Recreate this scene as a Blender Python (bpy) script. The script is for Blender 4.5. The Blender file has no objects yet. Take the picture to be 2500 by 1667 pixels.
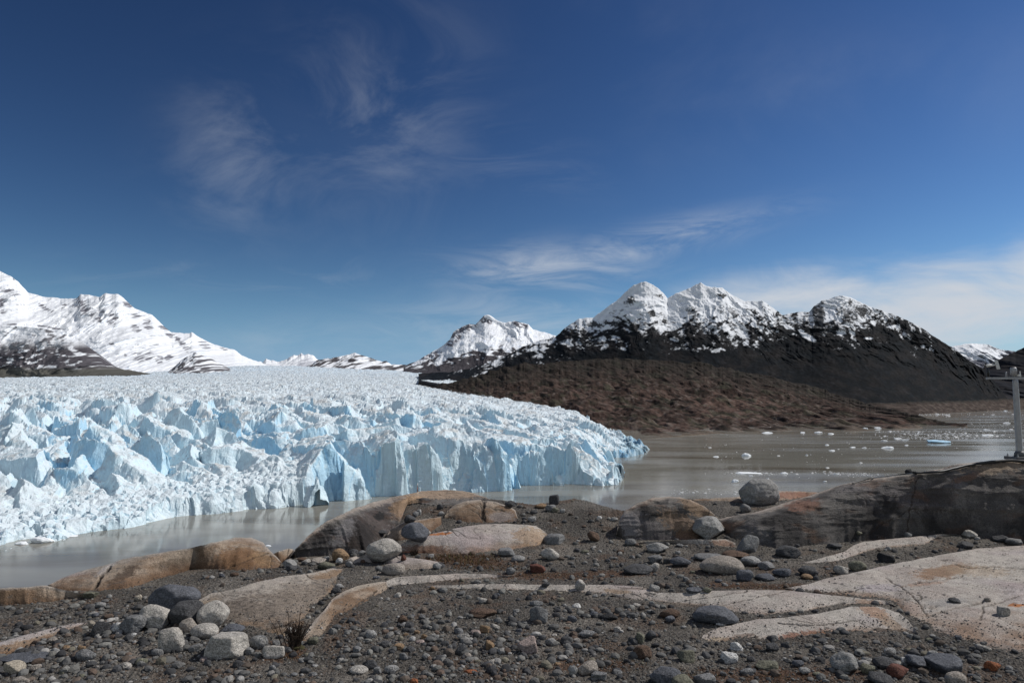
import bpy, math, random
import numpy as np
from mathutils import Vector, Matrix

# ------------------------------------------------------------------ camera, sky, sun, exposure
S = bpy.context.scene
COL = S.collection
F_PX, HORIZON = 1666.67, 970.0                    # focal length and horizon row, in pixels of the 2500 px wide photograph
PITCH = math.atan((HORIZON - 833.5) / F_PX)
LAKE = -20.0                                       # the eye is the origin; the lake lies 20 m lower
cam = bpy.data.cameras.new("camera"); cam.lens = 24; cam.sensor_width = 36; cam.clip_start = 0.1; cam.clip_end = 40000
cam_o = bpy.data.objects.new("camera", cam); COL.objects.link(cam_o)
cam_o.rotation_euler = (math.pi / 2 + PITCH, 0, 0)
S.camera = cam_o
S.view_settings.view_transform = 'Standard'; S.view_settings.look = 'None'
S.view_settings.exposure = 0.0; S.view_settings.gamma = 1.0
S.cycles.use_denoising = True; S.cycles.denoising_prefilter = 'ACCURATE'; S.cycles.max_bounces = 8; S.cycles.diffuse_bounces = 6; S.cycles.glossy_bounces = 3
SUN_EL, SUN_AZ = math.radians(45), math.radians(72)     # azimuth clockwise from the view direction
sd = Vector((math.cos(SUN_EL) * math.sin(SUN_AZ), math.cos(SUN_EL) * math.cos(SUN_AZ), math.sin(SUN_EL)))
sun = bpy.data.lights.new("sun", 'SUN'); sun.energy = 3.9; sun.angle = math.radians(0.53); sun.color = (1.0, 0.955, 0.89)
sun_o = bpy.data.objects.new("sun", sun); COL.objects.link(sun_o)
sun_o.rotation_euler = sd.to_track_quat('Z', 'Y').to_euler()

W = bpy.data.worlds.new("World"); S.world = W; W.use_nodes = True
def world():
    nt = W.node_tree; nt.nodes.clear(); N = nt.nodes.new; L = nt.links.new
    out = N('ShaderNodeOutputWorld'); bg = N('ShaderNodeBackground'); bg.inputs[1].default_value = 0.1
    sky = N('ShaderNodeTexSky'); sky.sky_type = 'NISHITA'; sky.sun_disc = False
    sky.sun_elevation = SUN_EL; sky.sun_rotation = SUN_AZ
    sky.altitude = 300; sky.air_density = 1.0; sky.dust_density = 0.15; sky.ozone_density = 2.2
    tc = N('ShaderNodeTexCoord'); sep = N('ShaderNodeSeparateXYZ'); L(tc.outputs['Generated'], sep.inputs[0])
    def m(op, a, b=None, c=None):
        n = N('ShaderNodeMath'); n.operation = op
        for i, v in enumerate((a, b, c)):
            if v is None: continue
            if isinstance(v, (int, float)): n.inputs[i].default_value = v
            else: L(v, n.inputs[i])
        return n.outputs[0]
    def mr(v, a, b, c, d, smooth=True):
        n = N('ShaderNodeMapRange'); n.interpolation_type = 'SMOOTHSTEP' if smooth else 'LINEAR'
        L(v, n.inputs[0])
        for i, x in enumerate((a, b, c, d)): n.inputs[1 + i].default_value = x
        return n.outputs[0]
    y = m('MAXIMUM', sep.outputs[1], 0.05)
    t = m('DIVIDE', sep.outputs[0], y); e = m('DIVIDE', sep.outputs[2], y)      # direction over the lake: bearing and height
    def noise(st, sc, det, rough, dist, rot=0.0, off=(0, 0, 0)):
        cmb = N('ShaderNodeCombineXYZ'); L(t, cmb.inputs[0]); L(e, cmb.inputs[1])
        mp = N('ShaderNodeMapping'); mp.inputs['Scale'].default_value = st; mp.inputs['Rotation'].default_value = (0, 0, rot); mp.inputs['Location'].default_value = off
        L(cmb.outputs[0], mp.inputs[0])
        n = N('ShaderNodeTexNoise'); n.inputs['Scale'].default_value = sc; n.inputs['Detail'].default_value = det
        n.inputs['Roughness'].default_value = rough; n.inputs['Distortion'].default_value = dist
        L(mp.outputs[0], n.inputs[0]); return n.outputs[0]
    def blob(t0, e0, rt, re, rot=0.0):
        dt, de = m('SUBTRACT', t, t0), m('SUBTRACT', e, e0)
        c, s = math.cos(rot), math.sin(rot)
        a = m('DIVIDE', m('ADD', m('MULTIPLY', dt, c), m('MULTIPLY', de, s)), rt)
        b = m('DIVIDE', m('SUBTRACT', m('MULTIPLY', de, c), m('MULTIPLY', dt, s)), re)
        return m('POWER', 2.718, m('MULTIPLY', m('ADD', m('MULTIPLY', a, a), m('MULTIPLY', b, b)), -1.0))
    soft = noise((1.0, 2.6, 1), 4.6, 11, 0.62, 0.7, 0.24, (3.1, 0, 0))
    wisp = noise((1.0, 4.2, 1), 5.0, 10, 0.62, 1.1, 0.30, (7.7, 2, 0))
    feath = noise((1.2, 1.9, 1), 4.6, 10, 0.62, .55, 0.75, (1.3, 5, 0))
    wide = noise((1.0, 1.6, 1), 2.0, 8, 0.6, 0.5, 0.1, (9, 9, 0))
    def layer(mask, ns, lo, hi, amt): return m('MULTIPLY', m('MULTIPLY', mask, mr(ns, lo, hi, 0, 1)), amt)
    bank = m('MAXIMUM', m('MAXIMUM', blob(.64, .13, .36, .095, .16), blob(.84, .19, .30, .085, .28)), blob(.42, .15, .20, .055, .05))
    parts = [mr(m('MULTIPLY', bank, m('ADD', m('MULTIPLY', m('ADD', m('MULTIPLY', soft, .6), m('MULTIPLY', wisp, .4)), 1.7), .02)), .22, 1.02, 0, .98), layer(blob(.40, .12, .22, .05, .1), wisp, .3, .72, .45),
             layer(blob(.05, .19, .13, .032, .05), wisp, .34, .66, .62), layer(blob(.19, .225, .17, .024, .24), wisp, .32, .66, .55),
             layer(blob(-.01, .115, .17, .045, .1), wisp, .32, .72, .42), layer(blob(-.22, .085, .26, .03, .05), soft, .34, .72, .24),
             layer(blob(-.41, .36, .09, .11, .3), feath, .38, .74, .24), layer(blob(-.20, .42, .13, .15, -.4), feath, .38, .76, .20),
             layer(blob(-.06, .36, .17, .05, -.15), wisp, .40, .76, .10), layer(blob(.05, .50, .3, .12, .1), wide, .42, .74, .07),
             layer(blob(.50, .46, .4, .10, .12), wide, .40, .76, .08), layer(blob(-.3, .18, .35, .03, 0), wisp, .45, .8, .12)]
    def mult(src, v):
        n = N('ShaderNodeMix'); n.data_type = 'RGBA'; n.blend_type = 'MULTIPLY'; n.inputs[0].default_value = 1
        L(src, n.inputs[6]); n.inputs[7].default_value = v; return n.outputs[2]
    gm = N('ShaderNodeGamma'); gm.inputs[1].default_value = 1.8; L(mult(sky.outputs[0], (.08, .086, .1, 1)), gm.inputs[0])
    deep = mult(gm.outputs[0], SKY_TINT)
    cov = parts[0]
    for p in parts[1:]: cov = m('MAXIMUM', cov, p)
    cov = m('MULTIPLY', cov, mr(e, -.02, .03, 0, 1))
    cov = m('MULTIPLY', cov, mr(sep.outputs[1], .02, .2, 0, 1))
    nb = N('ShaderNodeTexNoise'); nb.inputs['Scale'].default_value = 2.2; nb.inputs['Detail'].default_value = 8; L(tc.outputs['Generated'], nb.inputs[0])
    rear_fill = m('MULTIPLY', m('MULTIPLY', mr(sep.outputs[1], -.02, -.45, 0, 1), mr(sep.outputs[2], .02, .12, 0, 1)), mr(nb.outputs[0], .30, .66, .08, .74))
    cov = m('MAXIMUM', cov, rear_fill)                     # bright cloud added out of view behind the viewer to fill shaded faces
    low = m('MULTIPLY', m('MULTIPLY', m('POWER', 2.718, m('MULTIPLY', m('POWER', m('DIVIDE', m('MAXIMUM', e, 0.0), .11), 2.0), -1.0)), .75), mr(sep.outputs[1], .02, .2, 0, 1))
    air = N('ShaderNodeMix'); air.data_type = 'RGBA'; L(low, air.inputs[0]); L(deep, air.inputs[6]); air.inputs[7].default_value = AIR; deep = air.outputs[2]
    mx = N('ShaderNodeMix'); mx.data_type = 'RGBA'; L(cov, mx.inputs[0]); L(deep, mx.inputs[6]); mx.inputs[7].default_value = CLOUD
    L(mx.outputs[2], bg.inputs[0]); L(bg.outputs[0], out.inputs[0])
SKY_TINT = (14.6, 13.0, 9.5, 1)
AIR = (1.65, 3.5, 6.7, 1)
CLOUD = (5.9, 6.25, 6.8, 1)
world()

# ------------------------------------------------------------------ numpy helpers
R = np.random.default_rng(7)
cP, sP = math.cos(PITCH), math.sin(PITCH)
A = lambda v: np.asarray(v, dtype=np.float64)
def ray(px, py):                                   # x and z per metre of depth along the sight line
    px, py = A(px), A(py); D = F_PX * cP - (833.5 - py) * sP
    return (px - 1250) / D, (F_PX * sP + (833.5 - py) * cP) / D
def P(px, py, d):
    X, Z = ray(px, py); d = A(d) + 0 * X
    return np.stack([X * d, d, Z * d], -1)
def proj(p):
    x, y, z = p[..., 0], p[..., 1], p[..., 2]
    zc = y * cP + z * sP; yc = -y * sP + z * cP
    return 1250 + F_PX * x / zc, 833.5 - F_PX * yc / zc
def lake_depth(px, py): return LAKE / ray(px, py)[1]
def sst(a, b, x):
    t = np.clip((x - a) / (b - a), 0, 1); return t * t * (3 - 2 * t)
def lerp(a, b, t): return a + (b - a) * t
def interp(x, pts): p = A(pts); return np.interp(x, p[:, 0], p[:, 1])
def _h(ix, iy, seed):
    h = (ix.astype(np.int64) * 374761393 + iy.astype(np.int64) * 668265263 + seed * 974634777) & 0xffffffff
    h = ((h ^ (h >> 13)) * 1274126177) & 0xffffffff
    h = ((h ^ (h >> 16)) * 2246822519) & 0xffffffff
    return ((h ^ (h >> 15)) & 0xffffff).astype(np.float32) / 16777216.0
def perlin(x, y, seed=0):
    x, y = np.asarray(x, np.float64), np.asarray(y, np.float64)
    ix, iy = np.floor(x), np.floor(y); fx, fy = (x - ix).astype(np.float32), (y - iy).astype(np.float32)
    u = fx * fx * fx * (fx * (fx * 6 - 15) + 10); v = fy * fy * fy * (fy * (fy * 6 - 15) + 10)
    r = []
    for dy in (0, 1):
        for dx in (0, 1):
            a = _h(ix + dx, iy + dy, seed) * 6.2831853
            r.append(np.cos(a) * (fx - dx) + np.sin(a) * (fy - dy))
    return (lerp(lerp(r[0], r[1], u), lerp(r[2], r[3], u), v) * 1.5)
def fbm(x, y, seed=0, o=5, g=0.5, l=2.03):
    s, a, n = 0, 1.0, 0
    for i in range(o):
        s = s + a * perlin(x, y, seed + i * 17); n += a; a *= g; x, y = x * l + 5.3, y * l - 2.7
    return s / n
def ridged(x, y, seed=0, o=5, g=0.55, l=2.07):
    s, a, n, w = 0, 1.0, 0, 1.0
    for i in range(o):
        r = 1 - np.abs(perlin(x, y, seed + i * 31)); r = r * r * w; w = np.clip(r * 1.6, 0, 1)
        s = s + a * r; n += a; a *= g; x, y = x * l + 1.7, y * l + 9.1
    return s / n
def cells(x, y, seed=0):                            # worley: distance to the nearest and second point, random id value
    ix, iy = np.floor(x), np.floor(y); d1 = np.full(x.shape, 9.0); d2 = d1.copy(); idv = np.zeros(x.shape, np.float32)
    for dy in (-1, 0, 1):
        for dx in (-1, 0, 1):
            cx, cy = ix + dx, iy + dy
            d = np.hypot(cx + _h(cx, cy, seed) - x, cy + _h(cx, cy, seed + 5) - y)
            n = d < d1; d2 = np.where(n, d1, np.minimum(d2, d)); idv = np.where(n, _h(cx, cy, seed + 9), idv); d1 = np.where(n, d, d1)
    return d1, d2, idv
def normals(X):
    du, dv = np.gradient(X, axis=1), np.gradient(X, axis=0)
    n = np.cross(du, dv); n /= np.linalg.norm(n, axis=-1, keepdims=True) + 1e-9
    n[n[..., 2] < 0] *= -1; return n
def mix(a, b, t):
    return A(a) * (1 - t[..., None]) + A(b) * t[..., None]

def mesh(name, V, Fq, mat, col=None, smooth=True, parent=None, attrs=None):
    V = np.ascontiguousarray(V.reshape(-1, 3), np.float32); Fq = np.ascontiguousarray(Fq, np.int32); k = Fq.shape[1]
    me = bpy.data.meshes.new(name); n = len(Fq)
    me.vertices.add(len(V)); me.vertices.foreach_set('co', V.ravel())
    me.loops.add(n * k); me.loops.foreach_set('vertex_index', Fq.ravel())
    me.polygons.add(n); me.polygons.foreach_set('loop_start', np.arange(0, n * k, k, dtype=np.int32))
    me.polygons.foreach_set('use_smooth', np.full(n, smooth, dtype=bool))
    if col is not None:
        c = np.ones((len(V), 4), np.float32); c[:, :3] = col.reshape(-1, 3)
        me.color_attributes.new('Col', 'FLOAT_COLOR', 'POINT').data.foreach_set('color', c.ravel())
    me.update(calc_edges=True)
    me.materials.append(mat)
    o = bpy.data.objects.new(name, me); COL.objects.link(o)
    if parent is not None: o.parent = parent
    return o
def grid_faces(r, c):
    i = np.arange(r * c).reshape(r, c)
    return np.stack([i[:-1, :-1], i[:-1, 1:], i[1:, 1:], i[1:, :-1]], -1).reshape(-1, 4)
def gmesh(name, X, mat, col=None, **k): return mesh(name, X, grid_faces(*X.shape[:2]), mat, col, **k)
def tag(o, label=None, cat=None, group=None, kind=None):
    for k, v in (('label', label), ('category', cat), ('group', group), ('kind', kind)):
        if v: o[k] = v
    return o
def resample(pts, n):
    p = A(pts); s = np.r_[0, np.cumsum(np.hypot(*np.diff(p[:, :2], axis=0).T))]; s /= s[-1]
    u = np.linspace(0, 1, n); return np.stack([np.interp(u, s, p[:, i]) for i in range(p.shape[1])], -1)

# ------------------------------------------------------------------ materials
def material(name, build):
    m = bpy.data.materials.new(name); m.use_nodes = True; nt = m.node_tree
    b = nt.nodes['Principled BSDF']; build(nt, b); return m
def nodes(nt):
    def N(t, **kw):
        n = nt.nodes.new(t)
        for k, v in kw.items():
            if k[0] == '_': setattr(n, k[1:], v)
            else: n.inputs[k].default_value = v
        return n
    return N, nt.links.new
def tex(nt, kind, scale, coord='pos', detail=4.0, rough=0.55, stretch=None, dist=0.0):
    N, L = nodes(nt)
    src = N('ShaderNodeNewGeometry').outputs['Position'] if coord == 'pos' else N('ShaderNodeTexCoord').outputs['Object']
    if stretch:
        mp = N('ShaderNodeMapping'); mp.inputs['Scale'].default_value = stretch; L(src, mp.inputs[0]); src = mp.outputs[0]
    if kind == 'noise':
        n = N('ShaderNodeTexNoise'); n.inputs['Scale'].default_value = scale; n.inputs['Detail'].default_value = detail
        n.inputs['Roughness'].default_value = rough; n.inputs['Distortion'].default_value = dist; L(src, n.inputs['Vector']); return n.outputs['Fac']
    n = N('ShaderNodeTexVoronoi'); n.inputs['Scale'].default_value = scale; L(src, n.inputs['Vector'])
    if kind == 'edge': n.feature = 'DISTANCE_TO_EDGE'
    return n.outputs['Color'] if kind == 'cellcol' else n.outputs['Distance']
def rng(nt, v, a, b, c, d):
    N, L = nodes(nt); n = N('ShaderNodeMapRange'); L(v, n.inputs[0])
    for i, x in enumerate((a, b, c, d)): n.inputs[1 + i].default_value = x
    return n.outputs[0]
def mul(nt, col, fac):                               # colour times grey factor
    N, L = nodes(nt); n = N('ShaderNodeMix', _data_type='RGBA', _blend_type='MULTIPLY'); n.inputs[0].default_value = 1
    L(col, n.inputs[6]); L(fac, n.inputs[7]); return n.outputs[2]
def mixc(nt, a, b, fac):
    N, L = nodes(nt); n = N('ShaderNodeMix', _data_type='RGBA'); L(fac, n.inputs[0])
    for i, v in ((6, a), (7, b)):
        if isinstance(v, tuple): n.inputs[i].default_value = v + (1,) if len(v) == 3 else v
        else: L(v, n.inputs[i])
    return n.outputs[2]
def bump(nt, b, h, strength, dist):
    N, L = nodes(nt); n = N('ShaderNodeBump'); n.inputs['Strength'].default_value = strength; n.inputs['Distance'].default_value = dist
    L(h, n.inputs['Height']); L(n.outputs[0], b.inputs['Normal'])
def vcol(nt):
    N, L = nodes(nt); n = N('ShaderNodeVertexColor'); n.layer_name = 'Col'; return n.outputs[0]
def vc_mat(name, rough=0.9, spec=0.2, var=((1.0, 0.75, 1.2),), bmp=None, coord='pos'):
    def build(nt, b):
        N, L = nodes(nt); c = vcol(nt)
        for sc, lo, hi in var: c = mul(nt, c, rng(nt, tex(nt, 'noise', sc, coord, 5), .3, .7, lo, hi))
        L(c, b.inputs['Base Color']); b.inputs['Roughness'].default_value = rough; b.inputs['Specular IOR Level'].default_value = spec
        if bmp: bump(nt, b, tex(nt, 'noise', bmp[0], coord, 6, .6), bmp[1], bmp[2])
    return material(name, build)
M_mount = vc_mat('mountain_surface', .9, .04, ((.05, .88, 1.1),))
M_hill = vc_mat('hillside_surface', .95, .04, ((.10, .7, 1.3), (.5, .8, 1.2)), (.35, .9, .9))
def _ice(nt, b):
    N, L = nodes(nt); c = vcol(nt)
    c = mul(nt, c, rng(nt, tex(nt, 'noise', 1.3, 'pos', 6, .6), .3, .75, .92, 1.04))
    L(c, b.inputs['Base Color']); b.inputs['Roughness'].default_value = .45; b.inputs['Specular IOR Level'].default_value = .3
    bump(nt, b, tex(nt, 'noise', 2.2, 'pos', 7, .65), .55, .35)
M_ice = material('glacier_ice', _ice)
def _water(nt, b):
    N, L = nodes(nt)
    big = tex(nt, 'noise', .012, 'pos', 4, .5, (1.0, 5.0, 1), .8)
    c = mixc(nt, (.242, .232, .198), (.145, .126, .097), rng(nt, big, .52, .66, 0, 1))
    c = mul(nt, c, rng(nt, tex(nt, 'noise', .09, 'pos', 3, .5, (1, 3, 1)), .3, .7, .92, 1.08))
    L(c, b.inputs['Base Color']); b.inputs['IOR'].default_value = 1.33; b.inputs['Specular IOR Level'].default_value = .36
    L(rng(nt, tex(nt, 'noise', .016, 'pos', 3, .5, (1, 4, 1)), .38, .66, .05, .20), b.inputs['Roughness'])
    bump(nt, b, tex(nt, 'noise', 2.2, 'pos', 3, .5, (1.0, 1.7, 1)), .10, .03)
M_water = material('lake_water', _water)

# ------------------------------------------------------------------ lake
def lake():
    xs = np.r_[-9000, np.linspace(-600, 1400, 41), 9000]; ys = np.r_[10, np.linspace(24, 1400, 41), 12000]
    X = np.zeros((len(ys), len(xs), 3)); X[..., 0] = xs[None]; X[..., 1] = ys[:, None]; X[..., 2] = LAKE
    tag(gmesh('water', X, M_water), 'milky grey green meltwater lake before the glacier', kind='structure')
lake()

# ------------------------------------------------------------------ mountains
def profile(pts, n, x0, x1, jag, seed):
    x = np.linspace(x0, x1, n); y = interp(x, pts)
    return x, y + jag * fbm(x / 14.0, 0 * x, seed, 4) * 1.6
def mountain(name, ridge, base, x0, x1, d_base, d_ridge, nx, ny, color, jag=2.0, relief=60.0, rs=140.0, seed=1, bulge=.9, thick=400, label=None, mat=None, warp=None, low=None, hum=0.0):
    x, yr = profile(ridge, nx, x0, x1, jag, seed); yb = interp(x, base)
    v = np.linspace(0, 1, ny)[:, None]; PX = np.broadcast_to(x, (ny, nx))
    ksz = max(5, nx // 7) | 1; ys = np.convolve(np.pad(yr, ksz // 2, 'edge'), np.hanning(ksz + 2)[1:-1] / np.hanning(ksz + 2).sum(), 'valid')
    vb = v * np.ones((1, nx)); ye = lerp(np.minimum(ys, yb - 1), yr, vb ** 2.5); PY = yb + (ye - yb) * v
    db = interp(x, d_base) if not np.isscalar(d_base) else d_base + 0 * x
    dr = interp(x, d_ridge) if not np.isscalar(d_ridge) else d_ridge + 0 * x
    D = db + (dr - db) * v ** bulge
    X = P(PX, PY, D)
    fade = np.minimum(sst(0, .06, v), 1) * (1 - .45 * sst(.9, 1, v)) * (1 if low is None else lerp(low, 1.0, sst(.35, .75, v)))
    wx, wz = X[..., 0] / rs, (HORIZON - PY) * dr.mean() / F_PX / rs * 1.15
    if warp is not None: wx, wz = warp(wx, wz)
    wq = fbm(wx * .7, wz * .7, seed + 90, 3) * .8
    rel = ridged(wx + wq, wz * .8 + wq, seed, 7) - .45
    det = fbm(wx * 6, wz * 6, seed + 40, 4)
    big = fbm(wx * .35, wz * .25, seed + 55, 3)
    X = P(PX, PY, D - (rel * relief + det * relief * .22 + big * relief * 1.2) * fade)      # relief in depth
    X[..., 2] += det * relief * .05 * fade + hum * (np.abs(fbm(wx * 1.1 + .4 * wz, wz * 2.0, seed + 61, 5, .42)) * 2.4 - .35 + .16 * fbm(wx * 6, wz * 9, seed + 66, 3)) * sst(.0, .06, v) * (1 - .3 * v)
    nrm = normals(X)
    c = color(PX, PY, v + 0 * PX, X, nrm, rel, det, wx, wz)
    b = [X]; cb = [c]
    for k in range(1, 7):                            # the far side falls away to the base
        q = X[-1:].copy(); q[..., 1] += thick * k / 6; q[..., 0] *= 1 + .0 * k; q[..., 2] = q[..., 2] + (LAKE - 15 - q[..., 2]) * (k / 6) ** 1.1
        q[..., 2] += fbm(q[..., 0] / rs, q[..., 1] / rs, seed + 7, 4) * relief * .3 * (k < 6); b.append(q); cb.append(c[-1:])
    f = X[:1].copy(); f[..., 2] = np.minimum(f[..., 2], LAKE) - 12; f[..., 1] -= 3
    X = np.concatenate([f] + b); c = np.concatenate([c[:1]] + cb)
    o = gmesh(name, X, mat or M_mount, c); tag(o, label, kind='structure'); return o
SNOW, DROCK, BROCK = (.78, .805, .84), (.022, .022, .023), (.165, .165, .19)
def blobs(PX, PY, L, wx, wz, seed, edge=.55):
    m = np.zeros(PX.shape); n = fbm(wx * 6, wz * 6, seed, 4) * 1.0 + fbm((wx + .5 * wz) * 20, (wz - .5 * wx) * 15, seed + 3, 4) * 1.2
    for (x, y, w, h, a) in L:
        c, s = math.cos(a), math.sin(a); dx, dy = PX - x, PY - y
        q = np.hypot((dx * c + dy * s) / w, (dy * c - dx * s) / h) * 1.12
        m = np.maximum(m, sst(1.25, .75, q + n * edge))
    return m
LR = [(0,662),(27,675),(44,687),(68,714),(109,725),(163,729),(188,728),(196,718),(218,720),(242,725),(256,717),(289,718),(302,728),(327,752),(373,770),(392,788),(417,811),(463,814),(468,811),(490,825),(512,836),(545,848),(572,853),(591,868),(621,880),(640,886),(680,905)]
LR = [(-500,640),(-300,600),(-120,640)] + LR
LROCK = [(4,735,11,30,0),(18,711,26,7,.25),(158,747,6,8,.6),(110,752,16,5,.4),(191,731,6,9,0),(203,752,26,13,.5),(231,771,16,9,.6),(242,777,7,8,0),(245,758,9,5,.2),(269,766,5,9,0),(274,782,11,15,.1),(312,744,19,8,.75),(332,770,8,11,.9),(332,803,10,8,.7),(357,785,10,8,.5),(364,801,9,6,.2),(400,803,14,7,.7),(415,820,12,6,.7),(433,828,14,6,.7),(452,846,22,7,.8),(470,856,14,6,.6),(378,841,12,5,-.5),(354,867,29,13,.05),(389,878,11,10,.5),(413,872,12,6,-.5),(270,837,7,4,0),(306,866,5,4,0),(498,842,16,8,.5),(550,855,12,4,.5),(30,793,15,4,0),(120,800,40,2,.2)]
def c_left(PX, PY, v, X, n, rel, det, wx, wz):
    rock = blobs(PX + 5 * fbm(wx * 4, wz * 4, 9, 3), PY + 5 * fbm(wx * 4, wz * 4, 10, 3), LROCK, wx, wz, 5, 1.05)
    rock = rock * sst(-.20, .10, fbm(wx * 18, wz * 9, 63, 4) + .35 * fbm(wx * 40, wz * 12, 64, 2))
    steep = sst(.50, .32, n[..., 2]) * sst(.0, .3, det + rel * .4)
    rock = np.maximum(rock, steep * .0)
    crev = sst(.18, .42, np.abs(fbm(wx * 9, wz * 16, 61, 3))) * sst(.05, .35, fbm(wx * 1.5, wz * 1.5, 62, 2)) * .5
    c = mix(SNOW, (.60, .68, .82), crev)
    st = fbm(wx * 20, wz * 6, 71, 3)[..., None]
    return mix(c, 1, 0 * rock) * (1 - rock[..., None]) + (A(BROCK) * (1 + .5 * st)) * rock[..., None]
mountain('snow_mountain', LR, [(-500,925),(0,922),(350,914),(560,908),(700,906)], -420, 680, 2300, 3100, 760, 260, c_left, 1.2, 85, 260, 3, label='broad white snow mountain with scattered grey rock outcrops above the glacier')
FR = [(-400,800),(-100,790),(0,796),(54,796),(109,803),(163,818),(196,833),(218,848),(240,867),(261,889),(300,901),(351,909),(380,915)]
def c_foot(PX, PY, v, X, n, rel, det, wx, wz):
    band = sst(60, 20, np.abs(PY - 880 + 12 * fbm(wx * 1.2, 0 * wx, 4, 2)) + 18 * fbm(wx * 2.2, wz * 3, 6, 4))
    side = sst(150, 225, PX + 25 * fbm(wx * 3, wz * 3, 8, 4)) * sst(815, 850, PY)
    spk = sst(.10, .26, rel * .45 + .7 * fbm(wx * 6, wz * 8, 12, 5) + .15 * sst(810, 870, PY)) * .9
    rock = np.clip(np.maximum(np.maximum(band, side), spk), 0, 1)
    rock = rock * (1 - sst(.12, .3, fbm(wx * 6 + 3, wz * 11, 15, 4)) * .9)
    ed = sst(892, 905, PY + 5 * fbm(wx * 4, wz * 4, 31, 3)); rock = np.maximum(rock, ed)
    c = mix(SNOW, A((.085, .08, .09)), rock) * (1 + .35 * fbm(wx * 16, wz * 10, 3, 3)[..., None] * rock[..., None])
    return mix(c, (.10, .10, .085), ed * .8)
mountain('dark_foothill', FR, [(-400,935),(0,922),(200,918),(380,916)], -380, 372, 1820, 2000, 520, 190, c_foot, 1.0, 38, 150, 11, label='low dark rocky foothill patched with snow at the foot of the white mountain')
def c_foot2(PX, PY, v, X, n, rel, det, wx, wz):
    rock = sst(-.05, .2, fbm(wx * 5, wz * 8, 18, 5) + .22 * sst(870, 905, PY) - .06)
    return mix(SNOW, (.12, .115, .125), rock)
mountain('rocky_knoll', [(400,916),(414,905),(449,874),(477,861),(517,876),(542,890),(575,906)], [(400,918),(575,908)], 402, 573, 1800, 2100, 220, 90, c_foot2, 1.2, 45, 110, 14, label='small snow speckled rock knoll standing alone at the far ice edge')
CR = [(560,890),(600,877),(614,880),(641,884),(649,877),(682,883),(703,875),(717,866),(727,868),(736,860),(742,867),(752,864),(764,868),(774,875),(782,880),(800,874),(815,878),(840,885)]
def c_spk(PX, PY, v, X, n, rel, det, wx, wz):
    rock = sst(.15, .4, fbm(wx * 4, wz * 4, 21, 4) + .3 * sst(868, 880, PY) * sst(700, 740, PX)) * .6
    return mix(SNOW, (.30, .31, .36), rock)
mountain('white_spires', CR, [(540,905),(860,905)], 545, 850, 4200, 5000, 320, 60, c_spk, 2.2, 80, 200, 16, label='tiny jagged white peaks on the horizon beyond the icefall')
HR = [(735,900),(763,887),(774,879),(810,874),(845,867),(867,861),(889,869),(913,876),(932,883),(943,880),(954,889),(981,890),(1010,892),(1060,905)]
def c_dome(PX, PY, v, X, n, rel, det, wx, wz):
    rock = sst(-.08, .14, rel * .5 + fbm(wx * 4.5, wz * 7, 24, 5) * .7 + .10 * sst(860, 900, PY) - .02)
    return mix(SNOW, (.075, .07, .075), rock)
mountain('speckled_dome_hill', HR, [(735,906),(1060,910)], 738, 1058, 2300, 2900, 380, 90, c_dome, 1.2, 70, 150, 19, label='low rounded hill speckled with rock and snow at the centre of the skyline')
MR = [(980,900),(995,890),(1022,879),(1036,870),(1077,846),(1098,829),(1107,810),(1128,797),(1145,791),(1161,792),(1172,780),(1183,770),(1190,768),(1199,771),(1215,783),(1233,788),(1255,783),(1291,792),(1301,804),(1334,812),(1356,820),(1420,850),(1480,900)]
MROCK = [(1112,822,14,20,.9),(1135,803,24,12,-.35),(1150,795,20,7,-.2),(1180,779,10,9,-.6),(1195,785,9,6,.8),(1272,792,25,9,.25),(1098,838,12,9,.7),(1065,866,16,7,-.5),(1040,872,16,5,-.4)]
def c_mid(PX, PY, v, X, n, rel, det, wx, wz):
    rock = blobs(PX, PY, MROCK, wx, wz, 27, .4)
    rock = rock * sst(-.22, .05, fbm((wx + wz) * 9, wz * 14, 35, 4))
    low = sst(-.1, .2, fbm(wx * 6, wz * 11, 28, 5) - rel * .3 + sst(835, 888, PY + .15 * (PX - 1180) + 8 * fbm(wx, wz, 29, 2)) * .9 - .45)
    tongue = sst(.1, .4, fbm(wx * 8, wz * 12, 33, 4)) * sst(800, 815, PY) * .55
    c = mix(SNOW, (.55, .63, .76), tongue)
    c = mix(c, (.155, .15, .17), rock)
    c = mix(c, (.06, .056, .062), np.maximum(low * sst(815, 855, PY), sst(893, 905, PY)))
    return c * (1 + .35 * fbm(wx * 18, wz * 12, 34, 3)[..., None] * rock[..., None])
mountain('snow_peak', MR, [(980,912),(1480,915)], 985, 1470, 1900, 2400, 560, 200, c_mid, 1.2, 60, 160, 23, label='pointed white peak with a small summit knob in the middle of the range')
DR = [(1020,912),(1060,909),(1100,908),(1150,899),(1200,882),(1236,868),(1277,846),(1318,831),(1356,822),(1380,800),(1413,778),(1449,775),(1481,751),(1508,732),(1536,704),(1557,692),(1574,687),(1590,693),(1617,712),(1630,729),(1650,716),(1685,703),(1700,694),(1711,690),(1727,700),(1765,703),(1788,721),(1819,735),(1863,735),(1884,749),(1911,769),(1935,764),(1958,761),(1982,762),(1986,748),(2006,735),(2050,721),(2074,725),(2125,749),(2193,772),(2244,796),(2278,820),(2329,851),(2363,878),(2397,898),(2425,928),(2452,962),(2475,994),(2490,1004)]
SNOWLINE = [(1020,860),(1150,900),(1236,880),(1300,848),(1380,838),(1450,838),(1520,822),(1600,812),(1680,822),(1740,826),(1820,826),(1880,812),(1950,802),(1985,795),(2020,826),(2060,824),(2100,808),(2150,795),(2210,800),(2260,808),(2330,830),(2400,850)]
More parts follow.
